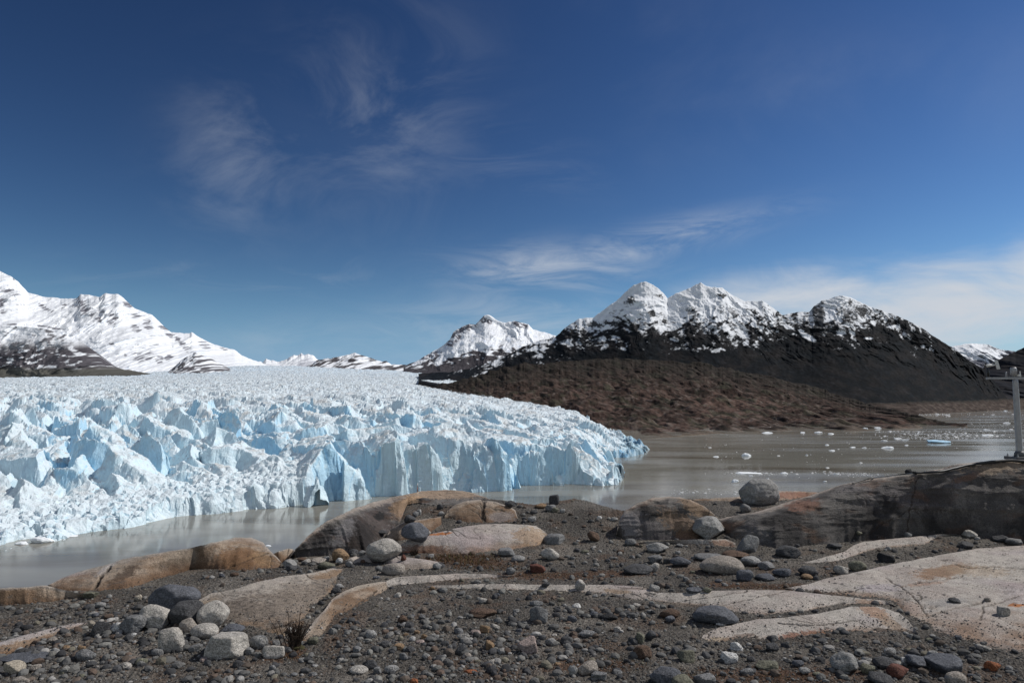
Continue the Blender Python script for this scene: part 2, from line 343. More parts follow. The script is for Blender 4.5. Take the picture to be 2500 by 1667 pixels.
def c_dark(PX, PY, v, X, n, rel, det, wx, wz):
    nz = fbm(wx * 3, wz * 4, 41, 6); nf = fbm((wx + .8 * wz) * 8, (wz - .6 * wx) * 15, 43, 6)
    h = (interp(PX, SNOWLINE) - PY) / 60.0                                   # above the snow line
    r2 = ridged(wx * 3.2 + nz * .8, wz * 3.8 + nz * .6, 42, 5) - .45         # bare ribs, snow in the hollows
    dg = nf
    patch = sst(-.05, .15, h * .26 - r2 * .42 - rel * .26 + nf * .20 + fbm(wx * 1.6, wz * 2, 40, 3) * .2 - .06)
    hi = sst(.7, 1.6, h)
    patch = np.maximum(patch, hi * sst(-.30, -.16, -r2 * .66 + nf * .28 + nz * .16))
    cliff = blobs(PX + 14 * nz, PY + 10 * dg, [(2002,780,13,46,.12),(1990,760,8,20,0),(2030,812,18,24,.5),(1975,815,14,20,-.4),(1838,762,12,6,.5),(1758,722,10,6,.4),(1540,736,14,9,.3),(1610,722,10,5,.3),(1500,790,34,6,.1),(1452,792,22,8,.2),(2105,760,18,14,.7),(2075,738,9,7,0),(1990,790,6,40,0)], wx, wz, 44, .75)
    ravine = blobs(PX, PY, [(1972,822,22,7,.5),(1957,808,8,4,.3),(2120,826,12,3,0)], wx, wz, 45, .3)
    snow = np.maximum(patch * (1 - cliff * .93), ravine)
    veg = mix((.008, .010, .0125), (.016, .0155, .0165), sst(-.2, .35, fbm(wx * 2, wz * 3, 47, 5)))
    veg = veg * (1 + .8 * fbm(wx * 12, wz * 16, 48, 4) + .5 * sst(.1, .4, fbm(wx * 4 + wz * 2, wz * 5, 39, 4)))[..., None]
    rock = mix((.020, .021, .023), (.060, .059, .061), sst(-.1, .5, nf + det * .5))
    g = mix(veg, rock, 0 * h) * (1 - sst(-.3, .4, h)[..., None]) + rock * sst(-.3, .4, h)[..., None]
    return g * (1 - snow[..., None]) + A(SNOW) * snow[..., None]
mountain('dark_mountain', DR, [(1020,930),(1150,960),(1500,1010),(2000,1010),(2450,1004),(2490,1006)], 1022, 2488, [(1020,950),(2150,960),(2260,1000),(2387,1110),(2490,1180)], [(1020,1500),(1240,1400),(1574,1300),(2050,1260),(2300,1250),(2490,1260)], 1250, 330, c_dark, 1.8, 18, 62, 29, label='large mountain with snowy triple summit and dark forested lower slopes', low=.15)
def c_far(PX, PY, v, X, n, rel, det, wx, wz):
    rock = sst(.0, .3, fbm(wx * 4, wz * 7, 51, 5) + .45 * sst(865, 890, PY) + .3 * sst(2420, 2460, PX) - .14)
    return mix(SNOW, (.11, .115, .14), rock)
mountain('distant_snow_ridge', [(2280,850),(2335,845),(2350,840),(2385,838),(2415,842),(2440,852),(2465,856),(2500,862),(2600,880)], [(2280,935),(2600,935)], 2285, 2600, 3000, 3600, 300, 110, c_far, 1.0, 110, 200, 37, label='far snow covered ridge seen in the gap beside the mast')
def c_navy(PX, PY, v, X, n, rel, det, wx, wz):
    g = mix((.014, .016, .022), (.028, .026, .028), sst(-.2, .4, fbm(wx * 3, wz * 4, 54, 5)))
    return g * (1 + .4 * fbm(wx * 14, wz * 14, 55, 3)[..., None])
mountain('dark_forest_slope', [(2340,960),(2400,902),(2411,896),(2450,872),(2500,848),(2600,800),(2900,740),(3200,760)], [(2340,1004),(2700,1006),(3200,1010)], 2345, 3150, 1300, 1600, 420, 160, c_navy, 1.0, 25, 110, 39, label='dark blue forested slope rising behind the weather mast')

# ------------------------------------------------------------------ brown hillside and far shore
HT = [(1000,960),(1090,935),(1150,920),(1250,893),(1350,884),(1500,874),(1700,886),(1850,912),(2000,948),(2108,984),(2176,996),(2244,1014),(2300,1028),(2333,1034),(2362,1041)]
HB = [(1000,1085),(1490,1079),(1580,1071),(1650,1064),(1700,1059),(1768,1058),(1938,1055),(2125,1051),(2210,1050),(2312,1045),(2362,1042)]
def c_hill(PX, PY, v, X, n, rel, det, wx, wz):
    a = fbm(wx * 1.2, wz * 1.6, 71, 5); b = fbm(wx * 5, wz * 9, 72, 5); e = fbm((wx + .4 * wz) * 14, wz * 20, 75, 3)
    c = mix((.040, .027, .022), (.096, .062, .050), sst(-.25, .35, a + .5 * b))
    c = mix(c, (.052, .050, .034), sst(.0, .35, fbm(wx * 2.2 + 7, wz * 3, 73, 4)) * .8)
    c = mix(c, (.125, .103, .09), sst(.10, .45, b + .5 * e + .2 * sst(.3, 0, v)) * .75)
    c = mix(c, (.018, .018, .016), sst(.05, .4, -b - .4 * e) * .8)
    up = sst(.55, 1.0, v + .25 * a)
    c = mix(c, (.026, .024, .021), up * .85)
    c = mix(c, (.15, .125, .10), sst(.06, .015, v) * .6)
    sn = sst(.60, .72, e + .35 * b) * sst(.5, .1, v); return mix(c, (.5, .48, .46), sn * .7)
def w_hill(wx, wz): return wx + .25 * wz, wz * 1.25
mountain('brown_hillside', HT, HB, 1010, 2362, [(1000,300),(1490,306),(1604,340),(1740,379),(2125,412),(2362,475)], [(1000,900),(1500,930),(2000,800),(2250,560),(2362,480)], 1150, 300, c_hill, 1.6, 7, 34, 61, .85, 120, 'reddish brown ice scoured hillside running down to the lake', M_hill, w_hill, hum=5.0)
def c_shore(PX, PY, v, X, n, rel, det, wx, wz):
    b = fbm(wx * 4, wz * 8, 77, 5)
    c = mix((.05, .038, .033), (.10, .08, .068), sst(-.2, .4, b)); return mix(c, (.03, .028, .025), sst(.75, 1, v + .2 * b))
mountain('far_shore', [(2060,990),(2125,984),(2244,981),(2330,979),(2475,972),(2700,965),(3000,960)], [(2060,1014),(2244,1011),(2387,1003),(2462,999),(2540,994),(2700,997),(3000,1000)], 2070, 2990, [(2070,800),(2244,813),(2387,985),(2462,1100),(2540,1200),(2990,1130)], [(2070,850),(2244,880),(2387,1050),(2462,1160),(2540,1280),(2990,1240)], 420, 50, c_shore, 1.2, 5, 40, 67, .9, 60, 'low brown bare rock shore at the far end of the lake', M_hill, w_hill, hum=2.0)

# ------------------------------------------------------------------ glacier
FRONT = [(-420,1440),(-200,1395),(0,1345),(63,1323),(92,1319),(120,1323),(155,1317),(177,1303),(234,1295),(286,1289),(408,1270),(498,1257),(528,1255),(640,1244),(766,1232),(801,1222),(889,1214),(938,1212),(1060,1206),(1169,1199),(1246,1196),(1252,1182),(1330,1180),(1420,1182),(1472,1186),(1505,1182),(1512,1176),(1500,1150),(1470,1128),(1474,1119),(1515,1116),(1545,1112),(1561,1104)]
BACK = [(1556,275),(1535,310),(1500,345),(1440,395),(1360,450),(1250,540),(1150,690),(1095,840),(1066,950),(1110,1040),(1180,1120),(1165,1350),(1110,1800),(1060,2150),(980,2350),(763,2450),(540,2450),(-420,2300)]
fp = A(FRONT); fxy = P(fp[:, 0], fp[:, 1], lake_depth(fp[:, 0], fp[:, 1]))[:, :2]
bp = A(BACK); bxy = np.stack([ray(bp[:, 0], 900 + 0 * bp[:, 0])[0] * bp[:, 1], bp[:, 1]], -1)
POLY = np.concatenate([fxy, bxy])
def sdist(x, y, poly):                               # signed distance to an outline, positive inside
    d = np.full(x.shape, 1e9); ins = np.zeros(x.shape, bool); n = len(poly)
    for i in range(n):
        ax, ay = poly[i]; bx, by = poly[(i + 1) % n]; ex, ey = bx - ax, by - ay
        t = np.clip(((x - ax) * ex + (y - ay) * ey) / (ex * ex + ey * ey + 1e-12), 0, 1)
        d = np.minimum(d, (x - ax - t * ex) ** 2 + (y - ay - t * ey) ** 2)
        c = ((ay > y) != (by > y)) & (x < (bx - ax) * (y - ay) / (by - ay + 1e-12) + ax); ins ^= c
    d = np.sqrt(d); return np.where(ins, d, -d)
def union_blocks(x, y, c, rot, ax, seed, tall, lean=.45):
    """heights of a field of tilted ice blocks (each the top of a convex body) and which block each point lies on"""
    cr, sr = math.cos(rot), math.sin(rot)
    u, v = (x * cr + y * sr) / (c * ax), (-x * sr + y * cr) / c
    iu, iv = np.floor(u).astype(np.int64), np.floor(v).astype(np.int64)
    g = np.random.default_rng(seed); T = 64
    H = g.normal(0, 1, (T, T)).astype(np.float32); J = g.uniform(.1, .9, (T, T, 2)).astype(np.float32)
    nt_, ns = 2, 6
    ta = g.uniform(0, 6.283, (T, T, nt_)); tsl = g.uniform(.12, 1.0, (T, T, nt_)) * lean * 2
    sa = (np.arange(ns) / ns * 6.283 + g.uniform(-.45, .45, (T, T, ns))); ss = g.uniform(1.6, 6.5, (T, T, ns)); sr_ = g.uniform(.30, .66, (T, T, ns))
    best = np.full(x.shape, -1e9); bid = np.zeros(x.shape, np.int64); sec = best.copy()
    for dv in (-1, 0, 1):
        for du in (-1, 0, 1):
            a, b = (iu + du), (iv + dv); k, l = a % T, b % T
            ddu, ddv = u - a - J[k, l, 0], v - b - J[k, l, 1]
            h = np.full(x.shape, 1e9)
            for j in range(nt_): h = np.minimum(h, (.06 - (ddu * np.cos(ta[k, l, j]) + ddv * np.sin(ta[k, l, j]))) * tsl[k, l, j] * c)
            for j in range(ns): h = np.minimum(h, ss[k, l, j] * c * (sr_[k, l, j] - (ddu * np.cos(sa[k, l, j]) + ddv * np.sin(sa[k, l, j]))))
            h = h + H[k, l] * tall
            up = h > best; sec = np.where(up, best, np.maximum(sec, h)); bid = np.where(up, (a % 4096) * 4096 + (b % 4096), bid); best = np.where(up, h, best)
    return best, bid, best - sec
def glacier():
    nx = 1420; x = np.linspace(-330, 1592, nx)
    fl = A([(-420,1445),(0,1352),(240,1302),(640,1250),(900,1220),(1200,1206),(1480,1192),(1512,1188),(1530,1150),(1570,1106),(1620,1100)])
    dF = LAKE / ray(x, np.interp(x, fl[:, 0], fl[:, 1]))[1]
    k = np.ones(31) / 31; dF = np.convolve(np.pad(dF, 15, 'edge'), k, 'valid') - 1.0
    s = np.r_[np.arange(0, 9, .075), np.arange(9, 70, .19)]
    g = 70 * (2450 / 70.0) ** (np.linspace(0, 1, 430)); s = np.r_[s, g]
    D = dF[None] + s[:, None] * (1 - dF[None] / 2700 * (s[:, None] / 2450)); PX = np.broadcast_to(x, D.shape)
    X = ray(PX, 950 + 0 * PX)[0] * D; Y = D.copy()
    # wobble of the outline: fluting, bays and calved corners
    rx, ry = X * .8 - Y * .6, X * .6 + Y * .8
    cel = cells(rx / 8.5 + fbm(X / 6, Y / 6, 202, 2) * .3, ry / 5.5, 205)[2]; ce2 = cells(rx / 3.4 + fbm(X / 3, Y / 3, 204, 2) * .4, ry / 3.0, 206)[2]
    wob = fbm(X / 10, Y / 10, 201, 3) * 2.6 + (cel - .5) * 4.2 + (ce2 - .5) * 1.6 + (ridged(X / 7, Y / 7, 203, 3) - .5) * .7
    sd = sdist(X, Y, POLY) + wob * sst(-2, 4, PX * 0 + 3)
    depth_in = np.maximum(sd, 0)
    # mean surface, from the water's edge back to the icefall
    ks = A([0, 3, 8, 15, 25, 45, 85, 170, 320, 700, 1300, 2450]); cols = A([-400, 0, 330, 600, 730, 800, 950, 1200, 1330, 1480, 1560])
    T = A([[-19.5,-19,-18.2,-17,-15.2,-12.2,-7,-1.0,5,17,35,76],
           [-19.5,-19,-18.2,-17,-15.2,-12.2,-7,-1.0,5,17,36,78],
           [-19,-18.4,-17.2,-15.6,-13.6,-11.2,-7,-1.6,4.5,17,38,92],
           [-18.6,-17.6,-16.2,-14.3,-12.6,-10.4,-7,-2.2,3.6,17,42,124],
           [-17.5,-16,-14,-12,-10.8,-9.2,-6.5,-2.4,3.2,17,42,122],
           [-13,-11.5,-10.6,-9.8,-9.2,-8.4,-6.2,-2.6,3,17,42,116],
           [-11.4,-10.4,-9.8,-9.2,-8.7,-8.0,-6.2,-2.8,2.5,16,42,108],
           [-12.8,-12,-11.4,-10.9,-10.4,-9.8,-8.2,-6.0,-2,13,38,92],
           [-13,-12.3,-11.7,-11.3,-10.9,-10.3,-9.4,-8.6,-6,10,25,60],
           [-13.4,-13,-12.8,-12.6,-12.4,-12.0,-11.6,-11.2,-10,5,20,50],
           [-15,-14.6,-14.4,-14.2,-14,-13.8,-13.4,-13,-12,0,15,40]])
    sf = np.interp(np.arange(2450), ks, np.arange(len(ks)))
    S_ = np.maximum(D - dF[None] - 1.0, 0); fi = np.interp(S_, ks, np.arange(len(ks))); fj = np.interp(PX, cols, np.arange(len(cols)))
    i0 = np.minimum(fi.astype(int), len(ks) - 2); j0 = np.minimum(fj.astype(int), len(cols) - 2); a, b = fi - i0, fj - j0
    Z0 = (T[j0, i0] * (1 - a) + T[j0, i0 + 1] * a) * (1 - b) + (T[j0 + 1, i0] * (1 - a) + T[j0 + 1, i0 + 1] * a) * b
    right = sst(700, 790, PX)                                    # cliffs there, a rubble slope before
    wx_, wy_ = X + fbm(X / 14, Y / 14, 210, 3) * 5, Y + fbm(X / 14 + 9, Y / 14, 211, 3) * 5
    big, bid, gap = union_blocks(wx_, wy_, 6.2, -.62, 2.1, 11, 1.2, .75)
    med, mid, gap2 = union_blocks(wx_, wy_, 2.9, -.55, 2.0, 12, .75, .65)
    sml, _, _ = union_blocks(X, Y, 1.5, .3, 1.2, 13, .32, .45)
    near = sst(8, 26, S_) * (1 - right) + right * sst(.5, 6, S_)
    far = sst(70, 260, S_)
    amp = lerp(1.0, .27, far) * lerp(1.0, .62, sst(1150, 1330, PX)) * (1 + .55 * sst(14, 40, S_) * sst(170, 90, S_) * sst(800, 600, PX))
    rough = lerp(big * .92 + .4, np.maximum(big - .2, med - .7 + big * .35), .72)
    rough = np.maximum(rough, -4.2 + .4 * med)
    Z = Z0 + near * amp * rough + .34 * sml * near
    # rubble apron
    rub, _, _ = union_blocks(X, Y, .95, .2, 1.1, 14, .28, .6); rub2, rid, _ = union_blocks(X + 40, Y, 2.6, .9, 1.1, 15, .55, .6)
    ap = (1 - near)
    chunk = np.maximum(rub * .9, rub2 - .55)
    Z = Z + ap * lerp(1.0, .35, right) * chunk * .8
    Z = Z + fbm(X / 1.6, Y / 1.6, 220, 5) * .38 * (1 - .7 * far) + fbm(X / 22, Y / 22, 222, 3) * .8 * near
    # upper field: long low crevasse waves
    wav = ridged(X / 60 + .004 * Y, Y / 38, 230, 4) - .45
    Z = Z + wav * 4.5 * far + fbm(X / 9, Y / 14, 231, 3) * 1.0 * far
    Z = Z - (1 - sst(0, 30, depth_in)) * 6.5 * sst(1380, 1500, PX) * sst(3, 6, depth_in + 3)
    lat = sst(60, 5, depth_in) * sst(300, 420, D); Z = Z - lat * 6 * sst(400, 700, D)
    # the edge: a cliff into the lake
    cw = lerp(2.2, 1.9, right) + 2.2 * fbm(X / 8, Y / 8, 240, 2) + 1.6 * sst(1380, 1480, PX)
    edge = sst(-.5, 1.0, sd / np.maximum(cw, .6)); edge = edge ** .8
    Z = LAKE - 1.2 + (Z - (LAKE - 1.2)) * edge
    V = np.stack([X, Y, Z], -1)
    # undercut and roughness of steep faces
    n = normals(V); st = 1 - n[..., 2]
    q = fbm((X + Y * .3) / 1.6, Z / 2.8, 250, 4) * .5 + fbm((X - Y * .3) / .55, Z / .9, 252, 3) * .16
    V[..., 1] += q * sst(.25, .7, st) * .9; V[..., 0] += q * sst(.25, .7, st) * .5
    n = normals(V); st = 1 - n[..., 2]
    hb = ((bid * 7919) % 1009) / 1009.0
    blue = sst(.12, .75, st + .25 * fbm(X / 5, Y / 5, 260, 3)) * lerp(.45, 1.0, hb) * lerp(1, .75, far)
    blue = blue * lerp(.55, 1.0, near) 
    white, pale, deep = A((.675, .755, .80)), A((.60, .775, .86)), A((.31, .60, .82))
    c = mix(white, pale, np.clip(blue * 1.5, 0, 1)); c = mix(c, deep, sst(.62, 1.05, blue + .5 * sst(.5, .05, gap) * sst(.35, .8, st)) * .8)
    frs = sst(.10, .40, fbm(X / 16, (Z + Y * .2) / 16, 262, 3)) * right * sst(.35, .8, st) * sst(30, 12, S_)     # freshly calved faces
    c = mix(c, A((.42, .64, .80)), frs * .7)
    strat = fbm((X + Y) / 9, Z / .45, 265, 3); c = c * (1 - .10 * sst(.05, .4, strat) * sst(.2, .6, st))[..., None]
    dirt = sst(-.02, .34, fbm(X / 6, Y / 6, 270, 5) + .4 * fbm(X / 1.4, Y / 1.4, 272, 4)) * sst(.5, .12, st) * near
    c = mix(c, A((.50, .47, .43)), dirt * lerp(.62, .5, far))
    gr = sst(.05, .35, fbm(X / 30, Y / 20, 275, 4) + .5 * fbm(X / 3, Y / 5, 276, 3)) * far
    c = mix(c, A((.44, .49, .52)), gr * .5)
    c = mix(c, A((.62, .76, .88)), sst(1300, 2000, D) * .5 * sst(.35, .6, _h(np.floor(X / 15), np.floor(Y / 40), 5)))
    mor = np.maximum(sst(42, 6, depth_in + 14 * fbm(X / 30, Y / 30, 280, 3)) * sst(360, 650, D), 0) * sst(-.25, .2, fbm(X / 9, Y / 16, 281, 4) + .1)
    c = mix(c, A((.085, .075, .062)), mor * sst(700, 900, PX))
    mask = edge > .02
    Fq = grid_faces(*X.shape); fm = mask.ravel()[Fq].any(1); Fq = Fq[fm]
    root = bpy.data.objects.new('glacier', None); COL.objects.link(root); root.location = (-40, 150, LAKE)
    tag(root, 'huge crevassed blue white glacier ending in ice cliffs along the lake', 'glacier')
    Vf = V.reshape(-1, 3) - A((-40, 150, LAKE)); cf = c.reshape(-1, 3)
    # each of the large blocks near the lake is a part of its own
    fb = bid.ravel()[Fq[:, 0]]; apf = (near.ravel()[Fq[:, 0]] < .5) & (right.ravel()[Fq[:, 0]] < .5)
    vis = (PX.ravel()[Fq[:, 0]] > -10) & (S_.ravel()[Fq[:, 0]] < 110) & ~apf & (S_.ravel()[Fq[:, 0]] > 0)
    ids, cnt = np.unique(fb[vis], return_counts=True); top = ids[np.argsort(-cnt)][:96]
    part = np.zeros(len(Fq), int); part[apf] = 1
    for i, t in enumerate(top): part[(fb == t) & vis] = 2 + i
    order = np.argsort(part, kind='stable'); cuts = np.searchsorted(part[order], np.arange(2 + len(top) + 1))
    for i in range(2 + len(top)):
        f = Fq[order[cuts[i]:cuts[i + 1]]]
        if not len(f): continue
        u, inv = np.unique(f, return_inverse=True)
        o = mesh('ice_field' if i == 0 else 'ice_rubble' if i == 1 else 'serac', Vf[u], inv.reshape(f.shape), M_ice, cf[u], smooth=False, parent=root)
        if i == 1: o['kind'] = 'stuff'; o['label'] = 'white crumbled ice rubble heaped along the waterline'
glacier()

# ------------------------------------------------------------------ shore ground (gravel) and bedrock
EDGE = [(-900,1490),(-300,1470),(0,1461),(120,1443),(230,1441),(300,1400),(470,1370),(600,1345),(690,1374),(715,1357),(760,1332),(830,1292),(900,1262),(960,1237),(1040,1214),(1130,1214),(1200,1218),(1227,1221),(1275,1228),(1303,1232),(1336,1227),(1401,1217),(1437,1223),(1464,1232),(1500,1242),(1527,1248),(1560,1240),(1620,1226),(1663,1217),(1717,1217),(1799,1213),(1900,1199),(1992,1200),(2060,1215),(2200,1230),(2500,1236),(3400,1240)]
def zg(x, y):                                        # mean height of the gravel
    b = 1250 + F_PX * x / np.maximum(y, .5)
    h = -3.0 + .5 * sst(12.6, 17.0, y) * sst(900, 1010, b)
    h = h + .06 * fbm(x / 3.1, y / 3.1, 301, 3) + .02 * fbm(x / .9, y / .9, 302, 3)
    return h
def on_ground(px, py, h=0.0):                        # where a sight line meets the gravel raised by h
    X, Z = ray(px, py); d = -2.9 / Z
    for _ in range(14): d = .5 * d + .5 * (zg(X * d, d) + h) / Z
    return np.stack([X * d, d, Z * d], -1)
def pebble_col(n, g):                                # the mixed colours of the gravel
    pal = A([(.105,.103,.10),(.15,.148,.142),(.075,.075,.077),(.20,.195,.18),(.125,.10,.082),(.26,.25,.235),(.055,.055,.058),(.13,.095,.075),(.34,.33,.315),(.17,.155,.12)])
    p = A([.20,.17,.17,.10,.10,.06,.10,.06,.02,.02]); p = p / p.sum()
    return pal[g.choice(len(pal), n, p=p)] * g.uniform(.62, 1.05, (n, 1))
def _gravel(nt, b):
    N, L = nodes(nt); c = vcol(nt)
    cc = tex(nt, 'cellcol', 42.0); s = N('ShaderNodeSeparateColor'); L(cc, s.inputs[0])
    c = mul(nt, c, rng(nt, s.outputs[0], 0, 1, .62, 1.45))
    c2 = tex(nt, 'cellcol', 95.0); s2 = N('ShaderNodeSeparateColor'); L(c2, s2.inputs[0])
    c = mul(nt, c, rng(nt, s2.outputs[1], 0, 1, .7, 1.3))
    L(c, b.inputs['Base Color']); b.inputs['Roughness'].default_value = .92; b.inputs['Specular IOR Level'].default_value = .12
    d = tex(nt, 'dist', 42.0); a = N('ShaderNodeMath', _operation='ADD'); L(d, a.inputs[0]); L(tex(nt, 'noise', 60, 'pos', 5, .6), a.inputs[1])
    bump(nt, b, a.outputs[0], .9, .012)
M_gravel = material('gravel_ground', _gravel)
def ground():
    px = np.r_[-900, -600, np.linspace(-320, 2820, 1500), 3100, 3400]
    pe = interp(px, EDGE); E = on_ground(px, pe)
    rows = []
    for py in (6000, 3600, 2700, 2200): rows.append(on_ground(px, py + 0 * px))
    n = 440; t = np.linspace(0, 1, n) ** .93
    for k in range(n): rows.append(on_ground(px, 1900 + (pe - 1900) * t[k]))
    X = np.stack(rows)
    X[..., 2] = zg(X[..., 0], X[..., 1])
    # stony micro relief
    d1, d2, cid = cells(X[..., 0] / .055, X[..., 1] / .055, 311); X[..., 2] += np.clip(.5 - d1, 0, .5) * .030 * (cid > .35)
    X[..., 2] += .012 * fbm(X[..., 0] / .04, X[..., 1] / .04, 315, 2)
    gx, gy = X[..., 0], X[..., 1]
    silt = sst(.18, .34, fbm(gx / 1.5, gy / 1.1, 330, 4))
    a = fbm(gx / 1.3, gy / 1.6, 321, 5); f = R.uniform(.8, 1.2, gx.shape)
    c = mix((.066, .060, .053), (.108, .099, .088), sst(-.3, .35, a)) * f[..., None]
    c = mix(c, (.088, .062, .046), sst(.05, .4, fbm(gx / .9 + 3, gy / .9, 323, 4)) * .75)
    sandy = sst(.15, .4, fbm(gx / .8, gy / .8, 325, 3)); c = mix(c, A((.15, .135, .118)), sandy * .5); c = mix(c, A((.13, .116, .10)), silt * .55); c = mix(c, A((.05, .046, .042)), sst(.2, .4, fbm(gx / .6, gy / .5, 332, 4)) * .6)
    brown = blobs(*proj(X), [(1150,1372,110,16,.05),(1330,1405,170,10,0),(1930,1432,150,9,0),(1480,1400,120,9,0),(1800,1428,90,8,0),(1900,1650,230,26,0),(1430,1625,120,20,0),(690,1590,60,25,0)], gx, gy, 326, .8)
    c = mix(c, A((.075, .042, .026)) , brown * .8)
    # beyond the rim the shore drops to the lake
    o = [X]; q = X[-1].copy(); cc = [c]
    for k in range(1, 15):
        q = q.copy(); st = .12 if k < 3 else 1.0 + k * .3; sl = .25 if k == 1 else .6 if k == 2 else .85
        nr = q[:, :2] / np.linalg.norm(q[:, :2], axis=1, keepdims=True); q[:, :2] += nr * st
        q[:, 2] -= st * sl; o.append(q[None]); cc.append(np.tile(A((.085, .078, .07)), (1, len(px), 1)))
    X = np.concatenate(o); c = np.concatenate(cc)
    tag(gmesh('ground', X, M_gravel, c, smooth=False), 'dark grey brown gravel of the lake shore between the bedrock slabs', kind='structure')
ground()

def _granite(nt, b):
    N, L = nodes(nt); c = vcol(nt)
    c = mul(nt, c, rng(nt, tex(nt, 'noise', 80, 'pos', 3, .6), .34, .66, .55, 1.42))
    c = mul(nt, c, rng(nt, tex(nt, 'noise', 38, 'pos', 5, .65), .3, .7, .80, 1.18))
    c = mul(nt, c, rng(nt, tex(nt, 'noise', 5, 'pos', 6, .6), .3, .7, .84, 1.15))
    L(c, b.inputs['Base Color']); b.inputs['Roughness'].default_value = .8; b.inputs['Specular IOR Level'].default_value = .22
    h = N('ShaderNodeMath', _operation='ADD'); L(tex(nt, 'noise', 55, 'pos', 7, .7), h.inputs[0]); L(tex(nt, 'noise', 9, 'pos', 5, .6), h.inputs[1])
    bump(nt, b, h.outputs[0], .7, .03)
M_granite = material('granite_bedrock', _granite)
SLAB_PTS = []
def pl_dist(PX, PY, pts, ky=2.4):                    # distance on the rock to a crack, in photo pixels along it
    d = np.full(PX.shape, 1e9); p = A(pts)
    for (ax, ay), (bx, by) in zip(p[:-1], p[1:]):
        ex, ey = bx - ax, (by - ay) * ky; t = np.clip(((PX - ax) * ex + (PY - ay) * ky * ey) / (ex * ex + ey * ey + 1e-9), 0, 1)
        d = np.minimum(d, np.hypot(PX - ax - t * ex, (PY - ay) * ky - t * ey))
    return d
def slab(label, crest, front, hc, hf=-.03, nu=300, nv=70, prof=.75, back=.5, drop=.7, rough=.02, style='pale', seed=1, cracks=(), stains=(), darks=(), ribs=0.0, name='granite_outcrop', bk=0):
    C, Fr = resample(crest, nu), resample(front, nu); u = np.linspace(0, 1, nu)
    Fr[:, 1] += 3.0 * fbm(Fr[:, 0] / 45.0, 0 * u + seed, seed + 70, 3); C[:, 1] += 1.3 * fbm(C[:, 0] / 40.0, 0 * u + seed, seed + 72, 3)
    g = lambda h: h + 0 * u if np.isscalar(h) else np.interp(u, np.linspace(0, 1, len(h)), h)
    C3, F3 = on_ground(C[:, 0], C[:, 1], g(hc)), on_ground(Fr[:, 0], Fr[:, 1], g(hf))
    rows = []; vs = np.linspace(0, 1, nv)
    q = F3.copy(); nr = F3[:, :2] / np.linalg.norm(F3[:, :2], axis=1, keepdims=True)
    q[:, :2] -= nr * .04; q[:, 2] -= .25; rows.append(q)
    for v in vs:
        p = lerp(F3, C3, v); p[:, 2] = lerp(F3[:, 2], C3[:, 2], (1 - (1 - v) ** (1 / prof)) if prof < 1 else v ** prof); rows.append(p)
    n0 = len(rows); hgt = np.maximum(C3[:, 2] - F3[:, 2], .1)
    nr = C3[:, :2] / np.linalg.norm(C3[:, :2], axis=1, keepdims=True)
    for k in range(1, 13):
        t = k / 12; p = C3.copy(); p[:, :2] += nr * back * t; p[:, 2] -= back * .14 * t + (hgt + .45) * drop * t ** 2.2 + .3 * t ** 4; rows.append(p)
    X = np.stack(rows); k = np.exp(-A([0.0] + list(vs)) / .06)[:, None]; X[:n0, :, 1] -= k * .05 * fbm(C3[:, 0] / .12, C3[:, 1] / .12, seed + 71, 4)
    V = np.r_[0, vs, 1 + np.arange(1, 13) / 12.0][:, None] + 0 * X[..., 0]
    PX, PY = proj(X)
    wx, wy = X[..., 0], X[..., 1] + X[..., 2]
    n = fbm(wx / 1.1, wy / .9, seed, 5); n2 = fbm(wx / .22, wy / .16, seed + 3, 4)
    inner = np.minimum(1, sst(0, .12, V)) 
    X[..., 2] += (n * rough * 2.2 + n2 * rough * .6) * inner * (1 - .55 * sst(.8, 1, V) * (V <= 1))
    if ribs: X[..., 2] += ribs * (ridged(wx / 1.6 + wy * .25, wy / .45, seed + 9, 4) - .45) * sst(0, .2, V) * sst(1.02, .85, V); X[..., 1] -= ribs * 1.4 * (ridged(wx / 2.2 + .4 * X[..., 2], X[..., 2] / .28, seed + 12, 4) - .45) * sst(0, .2, V) * sst(1.0, .8, V)
    e = fbm(wx / .35, wy / .3, seed + 20, 5)
    pale, brown, grey = A((.40, .365, .325)), A((.17, .105, .065)), A((.24, .225, .205))
    if style == 'pale':
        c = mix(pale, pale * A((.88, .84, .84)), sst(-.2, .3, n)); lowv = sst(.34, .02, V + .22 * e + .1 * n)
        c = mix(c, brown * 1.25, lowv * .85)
    elif style == 'brown':
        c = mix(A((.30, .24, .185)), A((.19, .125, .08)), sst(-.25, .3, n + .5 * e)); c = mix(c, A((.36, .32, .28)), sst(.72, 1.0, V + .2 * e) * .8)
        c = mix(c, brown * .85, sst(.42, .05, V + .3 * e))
    elif style == 'spotted':
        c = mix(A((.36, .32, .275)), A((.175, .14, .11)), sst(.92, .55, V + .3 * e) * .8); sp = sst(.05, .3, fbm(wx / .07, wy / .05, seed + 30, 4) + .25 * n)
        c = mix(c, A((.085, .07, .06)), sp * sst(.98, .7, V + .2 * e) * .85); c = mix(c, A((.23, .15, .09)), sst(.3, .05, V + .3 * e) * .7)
    else:                                             # dark: weathered, water stained flank with shade painted in, polished back paled as sunlit
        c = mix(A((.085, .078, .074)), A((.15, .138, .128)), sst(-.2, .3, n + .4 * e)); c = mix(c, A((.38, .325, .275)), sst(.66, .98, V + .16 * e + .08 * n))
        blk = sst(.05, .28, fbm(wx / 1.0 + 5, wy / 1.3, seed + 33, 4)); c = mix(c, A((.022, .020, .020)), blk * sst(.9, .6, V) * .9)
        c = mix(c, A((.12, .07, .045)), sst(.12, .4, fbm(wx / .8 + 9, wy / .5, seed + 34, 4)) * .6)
    tone = fbm(wx / .5, wy / .4, seed + 40, 4)
    c = c * (1 + .14 * tone)[..., None]
